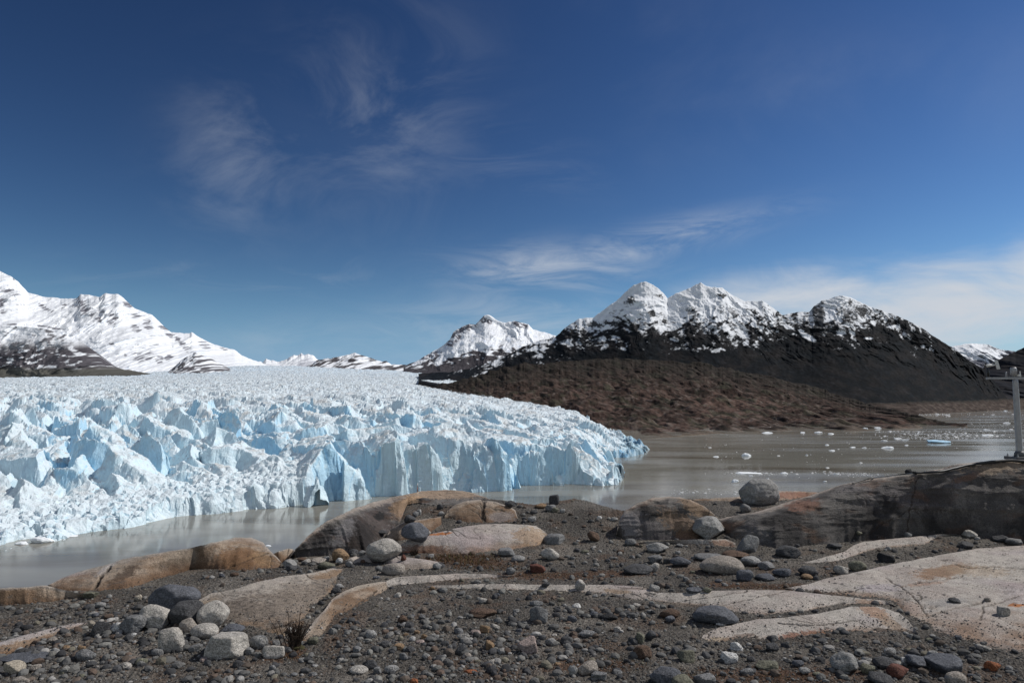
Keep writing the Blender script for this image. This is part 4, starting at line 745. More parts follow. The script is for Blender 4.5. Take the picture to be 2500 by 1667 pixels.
HEROES = """
364 490 1502 76 slate round|big smooth blue grey boulder at the back of the heap of pale boulders|the big smooth blue grey boulder
342 415 1537 60 pale round|round speckled pale boulder leaning against the big smooth blue grey boulder|the round speckled boulder
299 362 1545 45 grey angular|grey angular boulder at the lakeward end of the boulder heap|the grey angular end boulder
415 496 1533 66 dark angular|dark grey angular boulder wedged in the middle of the boulder heap|the dark wedge boulder
437 484 1547 38 beige flat|beige pointed slab of stone leaning low in the boulder heap|
484 558 1536 67 pale round|tall speckled pale boulder beside the broad speckled granite slab|the tall speckled boulder
468 532 1558 37 pale egg|smooth pale rounded stone lying low in front of the tall speckled boulder|
542 596 1549 27 slate round|low slate grey stone behind the big square pale boulder|
514 601 1604 61 pale block|big square pale granite boulder in front of the boulder heap|the big square pale boulder
609 653 1585 34 lightgrey egg|smooth light grey stone between the big square pale boulder and the shrub|
643 696 1607 33 pale block|low pale block lying just below the dead shrub|the low pale block
388 447 1593 53 pale block|upright pale block standing in front of the boulder heap|the upright pale block
394 447 1558 30 pale angular|small pale wedge resting on top of the upright pale block|
327 347 1469 18 cream round||
265 299 1547 28 white angular|white speckled stone beside the grey angular end boulder|
224 265 1555 38 dark angular||
216 232 1533 18 cream round||
48 72 1540 17 black angular||
10 58 1647 32 cream angular|cream coloured angular stone in front of the long dark slate|the cream angular stone
6 113 1617 26 slate flat|long dark slate lying along the foot of the tilted ledge|the long dark slate
152 174 1587 13 tan round||
188 210 1593 18 tan angular||
186 236 1614 30 grey angular||
289 321 1632 16 pale angular||
331 360 1624 18 olive round||
370 398 1601 18 grey round||
36 70 1673 22 beige flat||
315 333 1556 12 white angular||
461 492 1591 20 grey angular||
568 595 1629 17 dark angular||
657 674 1641 18 grey round||
601 619 1598 18 grey block||
665 684 1576 13 grey angular||
854 899 1644 21 pale egg|pale potato shaped stone on the sandy gravel with smaller stones beside it|the pale potato stone
807 833 1450 18 dark round|dark ball of stone in the notch between slab and brown strip|the dark notch stone
817 840 1438 14 lightgrey round||
775 817 1391 21 olive angular|dark olive slab of stone topping the cobbles by the big whaleback|the olive cobble
690 725 1387 22 lightgrey round||
725 750 1371 11 brown flat||
736 759 1379 15 pale round||
758 796 1376 16 beige round||
695 725 1395 16 dark angular||
788 804 1372 15 grey round||
812 853 1373 34 tan round|orange tan round boulder at the foot of the big whaleback|the orange tan round boulder
849 875 1358 18 dark round||
875 893 1356 13 grey round||
895 980 1369 55 pale round|large whitish boulder perched on the flat granite tongue|the large perched whitish boulder
934 989 1405 31 beige egg|smooth beige egg shaped boulder just below the perched whitish boulder|the smooth beige egg
916 934 1394 13 grey angular||
978 992 1369 16 red angular||
820 837 1374 13 white angular||
842 861 1385 16 lightgrey angular||
980 1047 1323 48 slate round|dark round boulder in the hollow on the big whaleback|the dark round hollow boulder
1033 1052 1307 14 pale round||
987 1015 1277 21 dark round||
1017 1029 1259 16 lightgrey angular||
1006 1022 1262 14 grey round||
1066 1082 1245 15 dark angular||
1070 1085 1259 11 lightgrey round||
1340 1366 1234 27 dark block|dark upright stone standing on the gravel rise against the lake|the dark upright stone
1305 1336 1241 13 tan flat||
1331 1358 1249 18 grey angular||
1347 1365 1251 13 olive round||
1366 1380 1253 12 lightgrey round||
1233 1256 1240 18 dark angular||
1289 1309 1275 15 lightgrey round||
1294 1312 1256 12 dark round||
1457 1470 1268 9 white round||
1489 1508 1272 10 lightgrey flat||
1434 1464 1324 27 brown angular|reddish brown block beside the dark gap of the rounded whaleback|the reddish brown block
1327 1380 1327 25 grey angular|grey angular boulder at the end of the bright granite back|
1320 1365 1369 32 pale angular|pale sharp edged block alone on dark gravel below the bright granite back|the pale sharp edged block
1249 1282 1371 16 lightgrey egg||
1216 1258 1359 21 grey block|grey brick shaped stone against the bright granite back|the grey brick stone
1293 1332 1398 23 red angular|dark reddish angular stone on brown ground behind the long pavement|the dark reddish stone
1235 1258 1403 18 grey flat||
1577 1634 1349 25 lightgrey angular|broad light grey stone in front of the thin granite lip|the broad light grey stone
1524 1554 1332 17 grey round||
1521 1592 1402 25 dark round|long low dark boulder lying behind the long flat pavement|the long low dark boulder
1584 1610 1396 23 pale round||
1581 1617 1377 23 grey angular||
1636 1687 1384 25 slate flat||
1618 1640 1376 15 dark angular||
1709 1815 1402 46 beige egg|large smooth beige egg shaped boulder lying on its side|the large smooth beige egg
1696 1766 1370 20 grey flat|flat grey stone tucked behind the large smooth beige egg|
1764 1829 1362 19 brown round|low brownish stone behind the large smooth beige egg|
1795 1855 1352 47 grey angular|mid grey pointed boulder before the great dark rock ridge|the mid grey pointed boulder
1809 1860 1383 25 lightgrey round|light grey lump lying against the large smooth beige egg|
1689 1766 1317 57 lightgrey angular|sharp pale grey angular boulder leaning beside the rounded brown whaleback|the sharp pale grey boulder
1807 1899 1236 68 lightgrey round|big round grey boulder by the water under the dark ridge|the big round boulder by the water
1807 1833 1253 24 grey round||
1894 1952 1361 29 dark block|dark flat topped block lying before the great dark ridge|the dark flat topped block
2021 2054 1340 14 dark flat||
2145 2183 1373 23 black block|black square stone above the largest pale slab|the black square stone
2071 2113 1395 27 olive round|olive brown round stone on the rim of the largest pale slab|the olive brown round stone
2035 2071 1403 24 pale angular|pale chipped stone next to the olive brown round stone|
1947 1996 1406 25 dark round|dark stone behind a small tan one by the largest slab|the dark stone by the tan one
1955 1982 1415 15 tan round|small tan orange stone below a dark stone by the largest slab|
1887 1933 1409 24 slate round||
1846 1889 1417 17 slate flat||
1853 1892 1391 20 grey angular||
1799 1838 1420 29 slate angular||
2350 2384 1313 20 pale angular|pale tilted stone at the gravel edge beneath the dark ridge|the pale tilted stone
2423 2462 1323 18 dark round||
2457 2497 1332 18 grey round||
2339 2377 1340 18 dark angular||
2210 2227 1312 13 grey angular||
1404 1429 1441 26 pale block|single upright pale stone standing on the long flat pavement|the upright pavement stone
1584 1611 1446 21 lightgrey angular|light grey angular stone resting at the far edge of the wide slab|the light pavement edge stone
1322 1342 1432 13 dark angular||
1674 1715 1447 15 slate round||
1716 1739 1446 13 olive round||
1293 1338 1520 41 grey block|mid grey squarish block alone on the open gravel before the pavement|the mid grey squarish block
1293 1326 1480 14 grey flat||
1263 1312 1594 39 pink block|pinkish rounded square block low in the open gravel|the pinkish square block
1465 1507 1514 19 black flat|blackish flat stone in the open gravel before the wide slab|the blackish flat stone
1609 1659 1508 23 brown round|dark brown low stone half buried before the wide pale slab|the half buried brown stone
1623 1649 1519 16 slate round||
1690 1800 1524 46 slate round|large dark grey boulder on the edge of the wide pale slab|the large dark grey boulder
1747 1773 1527 15 white angular|small white stone leaning on the large dark grey boulder|
1553 1574 1572 29 olive block|greenish upright stone standing beside a dark angular one|the greenish upright stone
1576 1602 1565 27 dark angular||
1546 1592 1608 32 brown round|dull brown rounded stone on the open gravel below the greenish upright stone|the dull brown rounded stone
1655 1695 1617 31 olive block|olive grey blocky stone below the rusty edged slab|the olive blocky stone
1406 1459 1646 36 beige angular|beige wedge shaped boulder among small grey stones|the beige wedge boulder
1388 1410 1651 26 lightgrey round||
1443 1481 1661 23 grey angular||
1586 1663 1675 48 slate round|large mottled blue grey boulder at the very bottom of the view|the large mottled blue grey boulder
1640 1695 1688 40 olive round|olive grey boulder overlapping the large mottled blue grey boulder|
1412 1453 1556 19 grey flat||
1386 1408 1519 17 slate angular||
1331 1358 1576 20 lightgrey angular||
1396 1418 1484 12 white angular||
1369 1394 1574 20 dark angular||
1782 1814 1589 24 white angular|white angular stone lying against the rusty lower slab edge|the white angular stone
1844 1900 1634 23 olive round|brown olive boulder half sunk in the reddish gravel|the half sunk olive boulder
2031 2096 1643 50 lightgrey angular|large light grey angular boulder below the largest pale slab|the large light grey angular boulder
1951 1977 1646 17 lightgrey round||
1935 1963 1627 16 slate round||
1808 1840 1649 18 grey round||
1695 1747 1678 32 grey angular|grey pointed boulder cut by the bottom of the view|the grey pointed boulder
1822 1844 1616 15 dark angular||
2131 2183 1632 29 dark round|dark smooth loaf shaped boulder above the red brown boulder|the dark loaf boulder
2215 2264 1633 33 slate angular|slate grey angular boulder between the red brown one and the big dark one|the slate angular boulder
2270 2352 1644 45 slate round|big dark grey boulder touching the foot of the largest slab|the big dark slab foot boulder
2263 2290 1610 23 lightgrey round||
2309 2357 1678 38 beige egg|beige round boulder in front of the big dark slab foot boulder|the beige round boulder
2166 2221 1657 35 red angular|red brown boulder among the grey boulders below the largest slab|the red brown boulder
2120 2183 1678 38 dark angular|dark grey angular boulder in front of the red brown boulder|
2100 2138 1646 27 olive round||
2158 2185 1598 18 lightgrey round||
2103 2128 1618 16 lightgrey angular||
2406 2440 1639 25 orange angular|rusty orange stone at the corner beneath the largest slab|the rusty orange stone
2317 2344 1472 14 dark angular|dark stone lying on the middle of the largest pale slab|the dark slab stone
2199 2215 1620 16 white angular||
1116 1147 1563 18 pale round||
1171 1196 1545 20 tan angular||
1198 1220 1539 18 pale angular||
1149 1174 1549 13 pink flat||
1169 1194 1472 14 pale angular||
1145 1212 1506 23 brown flat|dark reddish flat slab stone sunk in the open gravel|the reddish flat slab stone
892 919 1559 20 lightgrey round||
957 989 1587 18 tan round||
989 1012 1591 15 dark round||
989 1006 1537 20 dark round||
971 996 1521 20 brown angular||
1022 1039 1513 15 grey angular||
1111 1140 1598 27 dark angular||
1186 1208 1585 23 tan block||
1127 1151 1606 13 beige round||
1030 1051 1609 14 lightgrey round||
890 923 1634 24 dark round||
911 932 1645 18 grey block||
939 973 1642 19 lightgrey egg||
861 882 1591 15 grey round||
929 952 1581 17 dark round||
1133 1165 1645 12 orange flat|flat bright orange stone on the dark open gravel|the flat orange stone
1001 1021 1669 14 orange angular|small orange brown stone at the very bottom of the view|
1108 1131 1547 15 grey angular||
999 1014 1566 13 white angular||
1027 1042 1560 13 tan angular||
1056 1072 1563 14 lightgrey round||
1014 1036 1571 10 pink flat||
2209 2226 1158 14 black angular|blackish stone propping the cable on the dark ridge|
2228 2240 1158 8 black angular|tiny black stone beside the one propping the cable|
"""
for ln in HEROES.strip().split('\n'):
    a, lab, land = ln.split('|'); t = a.split()
    stone(*[float(q) for q in t[:4]], t[4], t[5], lab or None, land or None)
def scatter(n):
    g = np.random.default_rng(77); k = 0; tries = 0
    cl = ['grey','lightgrey','dark','slate','pale','tan','olive','brown','beige','pink','white','cream']; cw = A([.2,.16,.16,.14,.09,.05,.05,.05,.04,.03,.02,.01])
    while k < n and tries < 9000:
        tries += 1; py = 1228 + 430 * g.random() ** .8; px = g.uniform(5, 2495)
        p, on = surface_point(px, py); e = interp(px, EDGE)
        if py < e + 8: continue
        if on and g.random() > .06: continue
        w = min(12 + g.pareto(2.6) * 9, 34) * (.75 + .5 * (py - 1228) / 430); h = w * g.uniform(.42, .8)
        if any(abs(px - q[0]) < (w + q[2]) * .5 and abs(py - q[1]) < (h + q[3]) * .55 for q in PLACED): continue
        stone(px - w / 2, px + w / 2, py, h, g.choice(cl, p=cw / cw.sum()), g.choice(['round', 'angular', 'flat', 'block', 'egg'], p=[.18, .52, .16, .12, .02]), seed=9000 + k); k += 1
scatter(112)
def auto_labels():                                   # each remaining stone is told apart by its looks and its place beside a named one
    for (cx, cy, w, h, o, col, kind, label, land) in PLACED:
        if label: continue
        sz = 'tiny' if w < 15 else 'small' if w < 22 else 'modest' if w < 30 else 'larger' if w < 42 else 'sizeable'
        done = False
        for lx, ly, nm in sorted(LAND, key=lambda q: math.hypot(q[0] - cx, 2.2 * (q[1] - cy)))[:6]:
            dx, dy = cx - lx, 2.2 * (cy - ly); r = math.hypot(dx, dy)
            rel = ('on the mast side of' if dx > 0 else 'on the glacier side of') if abs(dx) > abs(dy) else ('in front of' if dy > 0 else 'behind')
            for how in (('close ' if r < 70 else 'well ' if r > 150 else ''), ('just ' if r < 110 else 'far ')):
                s = f"{sz} {CNAME[col]} {SNAME[kind]} {o['category']} {how}{rel} {nm}"
                if s not in LABELS and len(s.split()) <= 16: LABELS.add(s); o['label'] = s; done = True; break
            if done: break
auto_labels()

def pebbles(n):
    g = np.random.default_rng(5); py = 1205 + (1700 - 1205) * g.random(n) ** .85; px = g.uniform(-120, 2620, n)
    e = interp(px, EDGE); ok = py > e + 1; px, py = px[ok], py[ok]
    p = on_ground(px, py, .01); gr, sl = top_at(p[:, 0], p[:, 1])
    dens = fbm(p[:, 0] / .8, p[:, 1] / .8, 325, 3)
    on = sl > gr + .004; keep = np.where(on, g.random(len(px)) < np.where(sl - gr < .06, .30, .035), g.random(len(px)) < .95 - .55 * sst(.12, .4, dens))
    p, px, on = p[keep], px[keep], on[keep]; p[:, 2] = np.maximum(gr, sl)[keep]; m = len(p)
    clump = np.clip(sst(.0, .4, fbm(p[:, 0] / 1.1, p[:, 1] / .8, 341, 3)) + 1.1 * blobs(*proj(p), [(1480,1375,260,34,0),(1180,1560,330,52,.05),(230,1560,300,80,-.1),(700,1385,110,22,-.1),(1330,1262,150,30,.1),(2150,1610,190,40,.15),(1420,1500,120,30,0)], p[:, 0], p[:, 1], 342, .8), 0, 1.5); w = .010 + (.005 + .008 * clump) * g.pareto(1.9, m); w = np.minimum(w, .115) * np.where(g.random(m) < .5, 1, 1.2); w = np.where(on, np.minimum(w, .03), w)
    w = np.maximum(w, p[:, 1] / F_PX * 2.6)
    big = w > p[:, 1] / F_PX * 8
    Vs, Fs, Cs, off = [], [], [], 0
    col = pebble_col(m, g)
    for lv, sel in ((1, ~big), (2, big)):
        v0, f0 = ICO[lv]; q = p[sel]; k = len(q); ww = w[sel]
        rad = 1 + g.uniform(-.22, .22, (k, len(v0))) * (1 if lv == 1 else .55)
        v = v0[None] * rad[..., None] * A([1, 1, 1]) * np.stack([g.uniform(.7, 1.1, k), g.uniform(.6, 1, k), g.uniform(.38, .75, k)], -1)[:, None]
        a = g.uniform(0, 6.283, k); c, s = np.cos(a)[:, None], np.sin(a)[:, None]; t = g.normal(0, .3, k); ct, st = np.cos(t)[:, None], np.sin(t)[:, None]
        y, z = v[..., 1] * ct - v[..., 2] * st, v[..., 1] * st + v[..., 2] * ct
        v = np.stack([v[..., 0] * c - y * s, v[..., 0] * s + y * c, z], -1) * (ww / 2)[:, None, None]
        v += q[:, None]; v[..., 2] += (ww * .14)[:, None]
        Vs.append(v.reshape(-1, 3)); Fs.append((f0[None] + (np.arange(k) * len(v0))[:, None, None] + off).reshape(-1, 3)); Cs.append(np.repeat(col[sel], len(v0), 0)); off += k * len(v0)
    o = mesh('pebbles', np.concatenate(Vs), np.concatenate(Fs), M_peb, np.concatenate(Cs), smooth=False)
    tag(o, 'countless small mixed grey and brown pebbles covering the shore', kind='stuff')
M_peb = vc_mat('pebble_stone', .88, .18, ((70, .75, 1.25),))
pebbles(98000)

# ------------------------------------------------------------------ drifting ice
M_floe = vc_mat('floating_ice', .7, .1, ((3, .92, 1.06),), (4, .4, .1))
def floe_mesh(w, h, seed, lvl=3):
    g = np.random.default_rng(seed); v, f = ICO[lvl]; m = g.normal(size=(12, 3)); m /= np.linalg.norm(m, axis=1, keepdims=True); d = g.uniform(.5, .95, 12)
    r = (1 + (np.maximum(v @ m.T, 0) / d) ** 24).sum(1) ** (-1 / 24.0); r = r * (1 + .18 * n3(v, 2.2, seed % 71, 4))
    v = v * r[:, None]; lo, hi = v.min(0), v.max(0); v = (v - (lo + hi) / 2) / ((hi - lo) / 2); v[:, 2] = v[:, 2] * (1 + .35 * perlin(v[:, 0] * 2 + seed, v[:, 1] * 2, 3))
    return v * A([w / 2, w * .38, h]), f
FLOES = [(1812,1836,1114,10,'humped white ice floe trailing a dark streak in open grey water'),(1742,1756,1116,3,'thin white ice sliver beside the humped floe'),(1991,2011,1057,4,'white ice piece close along the hillside waterline'),(2023,2040,1060,3,'thin flat ice piece off the hillside waterline'),(1863,1890,1058,4,'long low ice floe against the brown hillside shore'),(1955,1967,1057,3,None),(2137,2156,1047,5,'white ice block stranded at the foot of the brown hillside'),(2108,2122,1048,5,None),(2156,2185,1095,7,'broad white ice floe in the middle of the open lake'),(2275,2326,1082,9,'large blue tinted ice floe in the band of brash ice'),(2404,2431,1064,5,'flat white ice floe between the brash band and the mast'),(2076,2091,1093,3,None),(2015,2025,1087,3,None),(2026,2040,1101,3,None),(1967,1974,1112,3,None),(1788,1805,1178,10,'round white ice lump standing just behind the big round boulder'),(1867,1880,1173,7,'small jagged ice lump showing above the big round boulder'),(1907,1926,1157,5,'white ice piece at the end of a floating strip of brash'),(1829,1839,1163,3,None),(1802,1863,1158,4,'long thin raft of white brash ice above the round boulder'),(2011,2021,1177,4,None),(2037,2049,1158,3,None),(2404,2418,1050,3,None),(2452,2470,1034,4,'small white floe in the far bay behind the mast'),(2452,2462,1004,3,None),(2186,2205,1072,3,None),(2203,2219,1075,3,None),(2154,2169,1077,3,None),(2210,2219,1088,3,None),(2106,2117,1094,3,None),(646,660,1334,4,'lone ice bit in the water by the orange rounded hump'),(62,120,1326,16,'jagged white ice block aground at the waterline of the glacier'),(30,62,1330,8,'low white ice block at the glacier waterline'),(150,182,1311,4,'thin flat ice plate floating at the foot of the glacier')]
NAMED = [(1824,1114,'the humped white floe'),(2001,1057,'the waterline ice piece'),(1876,1058,'the long low floe by the shore'),(2146,1047,'the stranded ice block'),(2170,1095,'the broad open lake floe'),(2300,1082,'the blue tinted floe'),(2417,1064,'the flat floe near the mast'),(1796,1178,'the round ice lump'),(1832,1158,'the long thin brash raft'),(1916,1157,'the strip end ice'),(2461,1034,'the far bay floe')]
def floes():
    g = np.random.default_rng(3); k = 0; used = set()
    for x0, x1, b, h, lab in FLOES:
        d = lake_depth((x0 + x1) / 2, b - .5); X, Z = ray((x0 + x1) / 2, b - .5); w = (x1 - x0) * d / F_PX; hh = max(h * .62 * d / F_PX, .1)
        v, f = floe_mesh(w, hh, 31 + k); v[:, 2] += hh * .15
        blue = 'blue' in (lab or ''); c = np.tile(A((.45, .68, .85)) if blue else A((.80, .83, .85)), (len(v), 1))
        o = mesh('ice_floe', v, f, M_floe, c, smooth=False); o.location = (X * d, d + w * .3, LAKE)
        o['category'] = 'ice floe'; o['group'] = 'ice floes drifting on the lake'
        if not lab:                                   # told apart by its place beside a named floe
            cx = (x0 + x1) / 2
            for lx, ly, nm in sorted(NAMED, key=lambda q: math.hypot(q[0] - cx, 4 * (q[1] - b))):
                dx, dy = cx - lx, 4 * (b - ly); rel = ('on the mast side of' if dx > 0 else 'on the glacier side of') if abs(dx) > abs(dy) else ('in front of' if dy > 0 else 'behind')
                lab = next((q for q in (f'tiny white ice floe {a}{rel} {nm}' for a in ('', 'close ' if math.hypot(dx, dy) < 60 else 'far ')) if q not in used), None)
                if lab: break
        used.add(lab); o['label'] = lab; k += 1
    # brash too small to count
    n = 1500; a = g.random(n)
    px, py = g.uniform(1720, 2495, n), 1054 + 122 * g.random(n) ** 1.5
    s = a < .34; px[s] = 2305 + 75 * g.normal(size=s.sum()); py[s] = 1063 + 6 * g.normal(size=s.sum()) - .01 * (px[s] - 2305)
    s = (a > .34) & (a < .44); px[s] = g.uniform(2228, 2320, s.sum()); py[s] = 1012 + 2.5 * g.normal(size=s.sum())
    s = (a > .44) & (a < .52); px[s] = 1850 + 45 * g.normal(size=s.sum()); py[s] = 1156 + 2 * g.normal(size=s.sum())
    s = (a > .52) & (a < .60); px[s] = 2075 + 40 * g.normal(size=s.sum()); py[s] = 1157 + 2 * g.normal(size=s.sum()) + .05 * (px[s] - 2075)
    s = (a > .60) & (a < .66); px[s] = g.uniform(1640, 1860, s.sum()); py[s] = 1203 + 5 * g.normal(size=s.sum())
    s = (a > .66) & (a < .80); px[s] = g.uniform(2330, 2500, s.sum()); py[s] = g.uniform(1003, 1075, s.sum())
    s = a > .9; px[s] = g.uniform(1940, 2300, s.sum()); py[s] = 1052 + 1.5 * np.abs(g.normal(size=s.sum()))
    ok = (py > np.interp(px, [1490, 1740, 2125, 2312, 2330, 2362, 2365, 2390, 2500], [1078, 1060, 1053, 1047, 1040, 1042, 1006, 1004, 997]) + .5) | ((px > 2228) & (py < 1018) & (py > 1009.5)); px, py = px[ok], py[ok]; n = len(px)
    d = lake_depth(px, py); X = ray(px, py)[0] * d; w = d / F_PX * np.minimum(1.5 + g.pareto(2.2, n) * 1.6, 9)
    v0, f0 = ICO[1]; v = v0[None] * (1 + g.uniform(-.3, .3, (n, len(v0), 1))) * A([.5, .4, .16]); v = v * w[:, None, None]; v[..., 0] += X[:, None]; v[..., 1] += d[:, None]; v[..., 2] += LAKE + .02
    f = (f0[None] + (np.arange(n) * len(v0))[:, None, None]).reshape(-1, 3)
    tag(mesh('brash_ice', v, f, M_floe, np.full((n * len(v0), 3), .78), smooth=False), 'countless crumbs of white brash ice scattered over the lake', kind='stuff')
floes()

# ------------------------------------------------------------------ weather mast, cable, post
def plain(name, col, rough=.5, metal=0.0):
    def build(nt, b):
        N, L = nodes(nt); c = N('ShaderNodeRGB'); c.outputs[0].default_value = (*col, 1)
        L(mul(nt, c.outputs[0], rng(nt, tex(nt, 'noise', 14, 'pos', 5, .6), .3, .7, .8, 1.12)), b.inputs['Base Color'])
        b.inputs['Roughness'].default_value = rough; b.inputs['Metallic'].default_value = metal
    return material(name, build)
M_galv, M_whit, M_blk, M_dkm = plain('galvanised_steel', (.36, .36, .37), .55, .2), plain('white_plastic', (.62, .62, .60), .45), plain('black_rubber', (.012, .012, .013), .5), plain('dark_steel', (.10, .10, .105), .6)
def tube(path, rad, seg=14, cap=True):
    p = A(path); r = rad + 0 * p[:, 0] if np.isscalar(rad) else A(rad); n = len(p); V = []
    for i in range(n):
        t = p[min(i + 1, n - 1)] - p[max(i - 1, 0)]; t /= np.linalg.norm(t) + 1e-12
        a = np.cross(t, (0, 0, 1) if abs(t[2]) < .9 else (1, 0, 0)); a /= np.linalg.norm(a); b = np.cross(t, a)
        q = np.arange(seg) / seg * 2 * math.pi; V.append(p[i] + r[i] * (np.cos(q)[:, None] * a + np.sin(q)[:, None] * b))
    if cap: V = [np.repeat(p[:1], seg, 0)] + V + [np.repeat(p[-1:], seg, 0)]
    V = np.concatenate(V); m = len(V) // seg; i = np.arange(m * seg).reshape(m, seg); j = np.roll(i, -1, 1)
    return V, np.stack([i[:-1], j[:-1], j[1:], i[1:]], -1).reshape(-1, 4)
def box(c, s, rot=0.0, bev=.12):
    bm = bmesh.new(); bmesh.ops.create_cube(bm, size=1.0); bmesh.ops.scale(bm, vec=s, verts=bm.verts)
    bmesh.ops.bevel(bm, geom=bm.edges, offset=min(s) * bev, segments=2, affect='EDGES'); bmesh.ops.triangulate(bm, faces=bm.faces)
    v = A([tuple(q.co) for q in bm.verts]); f = np.array([[w.index for w in q.verts] for q in bm.faces]); bm.free()
    cr, sr = math.cos(rot), math.sin(rot); v = np.stack([v[:, 0] * cr - v[:, 1] * sr, v[:, 0] * sr + v[:, 1] * cr, v[:, 2]], -1) + A(c); return v, f
def join(*ms):
    V, Fq, o = [], [], 0
    for v, f in ms:
        if f.shape[1] == 4: f = np.concatenate([f[:, [0, 1, 2]], f[:, [0, 2, 3]]])
        V.append(v); Fq.append(f + o); o += len(v)
    return np.concatenate(V), np.concatenate(Fq)
def mast():
    b, _ = surface_point(2490, 1121); d = b[1] + .12; b = A([ray(2490, 1118)[0] * d, d, max(top_at(ray(2490, 1118)[0] * d, d))]); s = d / F_PX
    root = bpy.data.objects.new('weather_mast', None); COL.objects.link(root); root.location = b
    tag(root, 'grey steel weather mast with crossarm and wind vane on the dark rock ridge', 'weather station')
    Hh = (ray(2480, 926)[1] * d - b[2]); r = 6.6 * s
    def part(name, m, mat, parent=root, smooth=True):
        return mesh(name, m[0], m[1], mat, smooth=smooth, parent=parent)
    z0 = np.linspace(-.05, Hh, 24); part('pole', tube(np.stack([0 * z0, 0 * z0, z0], -1), np.linspace(r * 1.12, r * .92, 24), 24), M_galv)
    bp_ = part('base_plate', box((0, 0, .012), (46 * s, 46 * s, .07)), M_dkm, smooth=False)
    for a in range(4):
        x, y = 17 * s * (1 if a % 2 else -1), 17 * s * (1 if a < 2 else -1)
        part('bolt', join(tube([(x, y, .04), (x, y, .085)], .018, 6), tube([(x, y, .08), (x, y, .11)], .009, 8)), M_galv, bp_, False)
    part('collar', tube([(0, 0, .04), (0, 0, .13), (0, 0, .17)], [r * 1.9, r * 1.6, r * 1.15], 24), M_dkm)
    part('crossarm', box((0, -r * .2, Hh + 2.6 * s), (142 * s, 6 * s, 5.4 * s)), M_galv, smooth=False)
    zt = Hh + 5.2 * s
    x = -66 * s; v = bpy.data.objects.new('wind_vane', None); COL.objects.link(v); v.parent = root; v.location = (x, -r * .2, zt); v['label'] = 'white propeller wind vane with tail fin at the crossarm tip'
    part('stem', tube([(0, 0, 0), (0, 0, 14 * s), (0, 0, 16 * s), (0, 0, 26 * s)], [2.6 * s, 2.6 * s, 2.0 * s, 2.0 * s], 14), M_blk, v)
    xs = np.linspace(-5, 26, 16); part('body', tube(np.stack([xs * s, 0 * xs, (28 + xs * .12) * s], -1), np.interp(xs, [-5, -2, 6, 16, 26], [2.4, 3.7, 3.4, 1.6, 1.3]) * s, 18), M_whit, v)
    fin = A([(17, 40), (25, 41), (30, 20), (22, 19)]) * s; q = np.concatenate([np.stack([fin[:, 0], 0 * fin[:, 0] + t, fin[:, 1]], -1) for t in (-.7 * s, .7 * s)])
    part('tail_fin', (q, np.array([[0, 1, 2, 3], [7, 6, 5, 4], [0, 4, 5, 1], [1, 5, 6, 2], [2, 6, 7, 3], [3, 7, 4, 0]])), M_whit, v, False)
    pr = [tube([(-5 * s, 0, 28 * s), (-9 * s, 0, 28 * s)], [2.2 * s, .7 * s], 12)]
    for a in range(4):
        t = a * math.pi / 2 + .5; n = 8; qs = np.linspace(0, 1, n); L_ = 10 * s * qs
        bl = np.stack([np.full(n, -6.5 * s), np.cos(t) * L_, 28 * s + np.sin(t) * L_], -1); pr.append(tube(bl, np.interp(qs, [0, .4, 1], [.5, 1.3, .5]) * s, 8))
    part('propeller', join(*pr), M_blk, v)
    sx = -3 * s; part('sensor_can', tube([(sx, 0, zt), (sx, 0, zt + 5 * s), (sx, 0, zt + 6 * s), (sx, 0, zt + 21 * s), (sx, 0, zt + 24 * s)], [3.4 * s, 3.4 * s, 7 * s, 7 * s, 5.4 * s], 24), M_galv)
    part('sensor_bracket', join(box((8 * s, -.02, zt + 4.5 * s), (10 * s, 5 * s, 5 * s), .3), tube([(13 * s, 0, zt), (13 * s, 0, zt + 15 * s)], 1.3 * s, 8)), M_whit, smooth=False)
    part('peg', tube([(-21 * s, 0, zt - .01), (-21 * s, 0, zt + 12 * s), (-21 * s, 0, zt + 13 * s)], [2 * s, 2 * s, 1.2 * s], 12), M_galv)
    part('aerial', tube([(34 * s, 0, zt), (34 * s, 0, zt + 28 * s)], 1.2 * s, 8), M_dkm)
    part('data_box', box((46 * s, 0, zt + 9 * s), (16 * s, 12 * s, 18 * s)), M_whit, smooth=False)
mast()
def cable():
    px = A([(2075,1184),(2120,1170),(2170,1161),(2215,1157),(2255,1158),(2290,1156),(2330,1147),(2380,1136),(2430,1128),(2470,1127),(2500,1129),(2570,1134),(2680,1140)])
    u = np.linspace(0, len(px) - 1, 90); q = np.stack([np.interp(u, np.arange(len(px)), px[:, i]) for i in (0, 1)], -1)
    P3 = []
    for a, b in q: p, _ = surface_point(a, b + 1.5); P3.append(p + A([0, -.01, .028]))
    P3 = A(P3); k = np.ones(7) / 7
    for i in range(3): P3[:, i] = np.convolve(np.pad(P3[:, i], 3, 'edge'), k, 'valid')
    v, f = tube(P3, np.interp(np.linspace(0, 1, 90), [0, .25, .5, 1], [.012, .016, .028, .034]), 12)
    tag(mesh('cable', v, f, M_blk), 'black cable running over the top of the dark rock ridge to the mast', 'cable')
cable()
def post():
    p, _ = surface_point(1019, 1200); s = p[1] / F_PX; h = 20 * s
    root = bpy.data.objects.new('marker_post', None); COL.objects.link(root); root.location = p
    tag(root, 'thin reddish white marker post standing on the big brown whaleback', 'post')
    v, f = tube([(0, 0, -.02), (0, 0, h * .55)], 1.2 * s, 8); mesh('lower_shaft', v, f, plain('faded_red_paint', (.30, .12, .10)), parent=root)
    v, f = tube([(0, 0, h * .55), (0, 0, h)], 1.25 * s, 8); mesh('upper_shaft', v, f, M_whit, parent=root)
post()

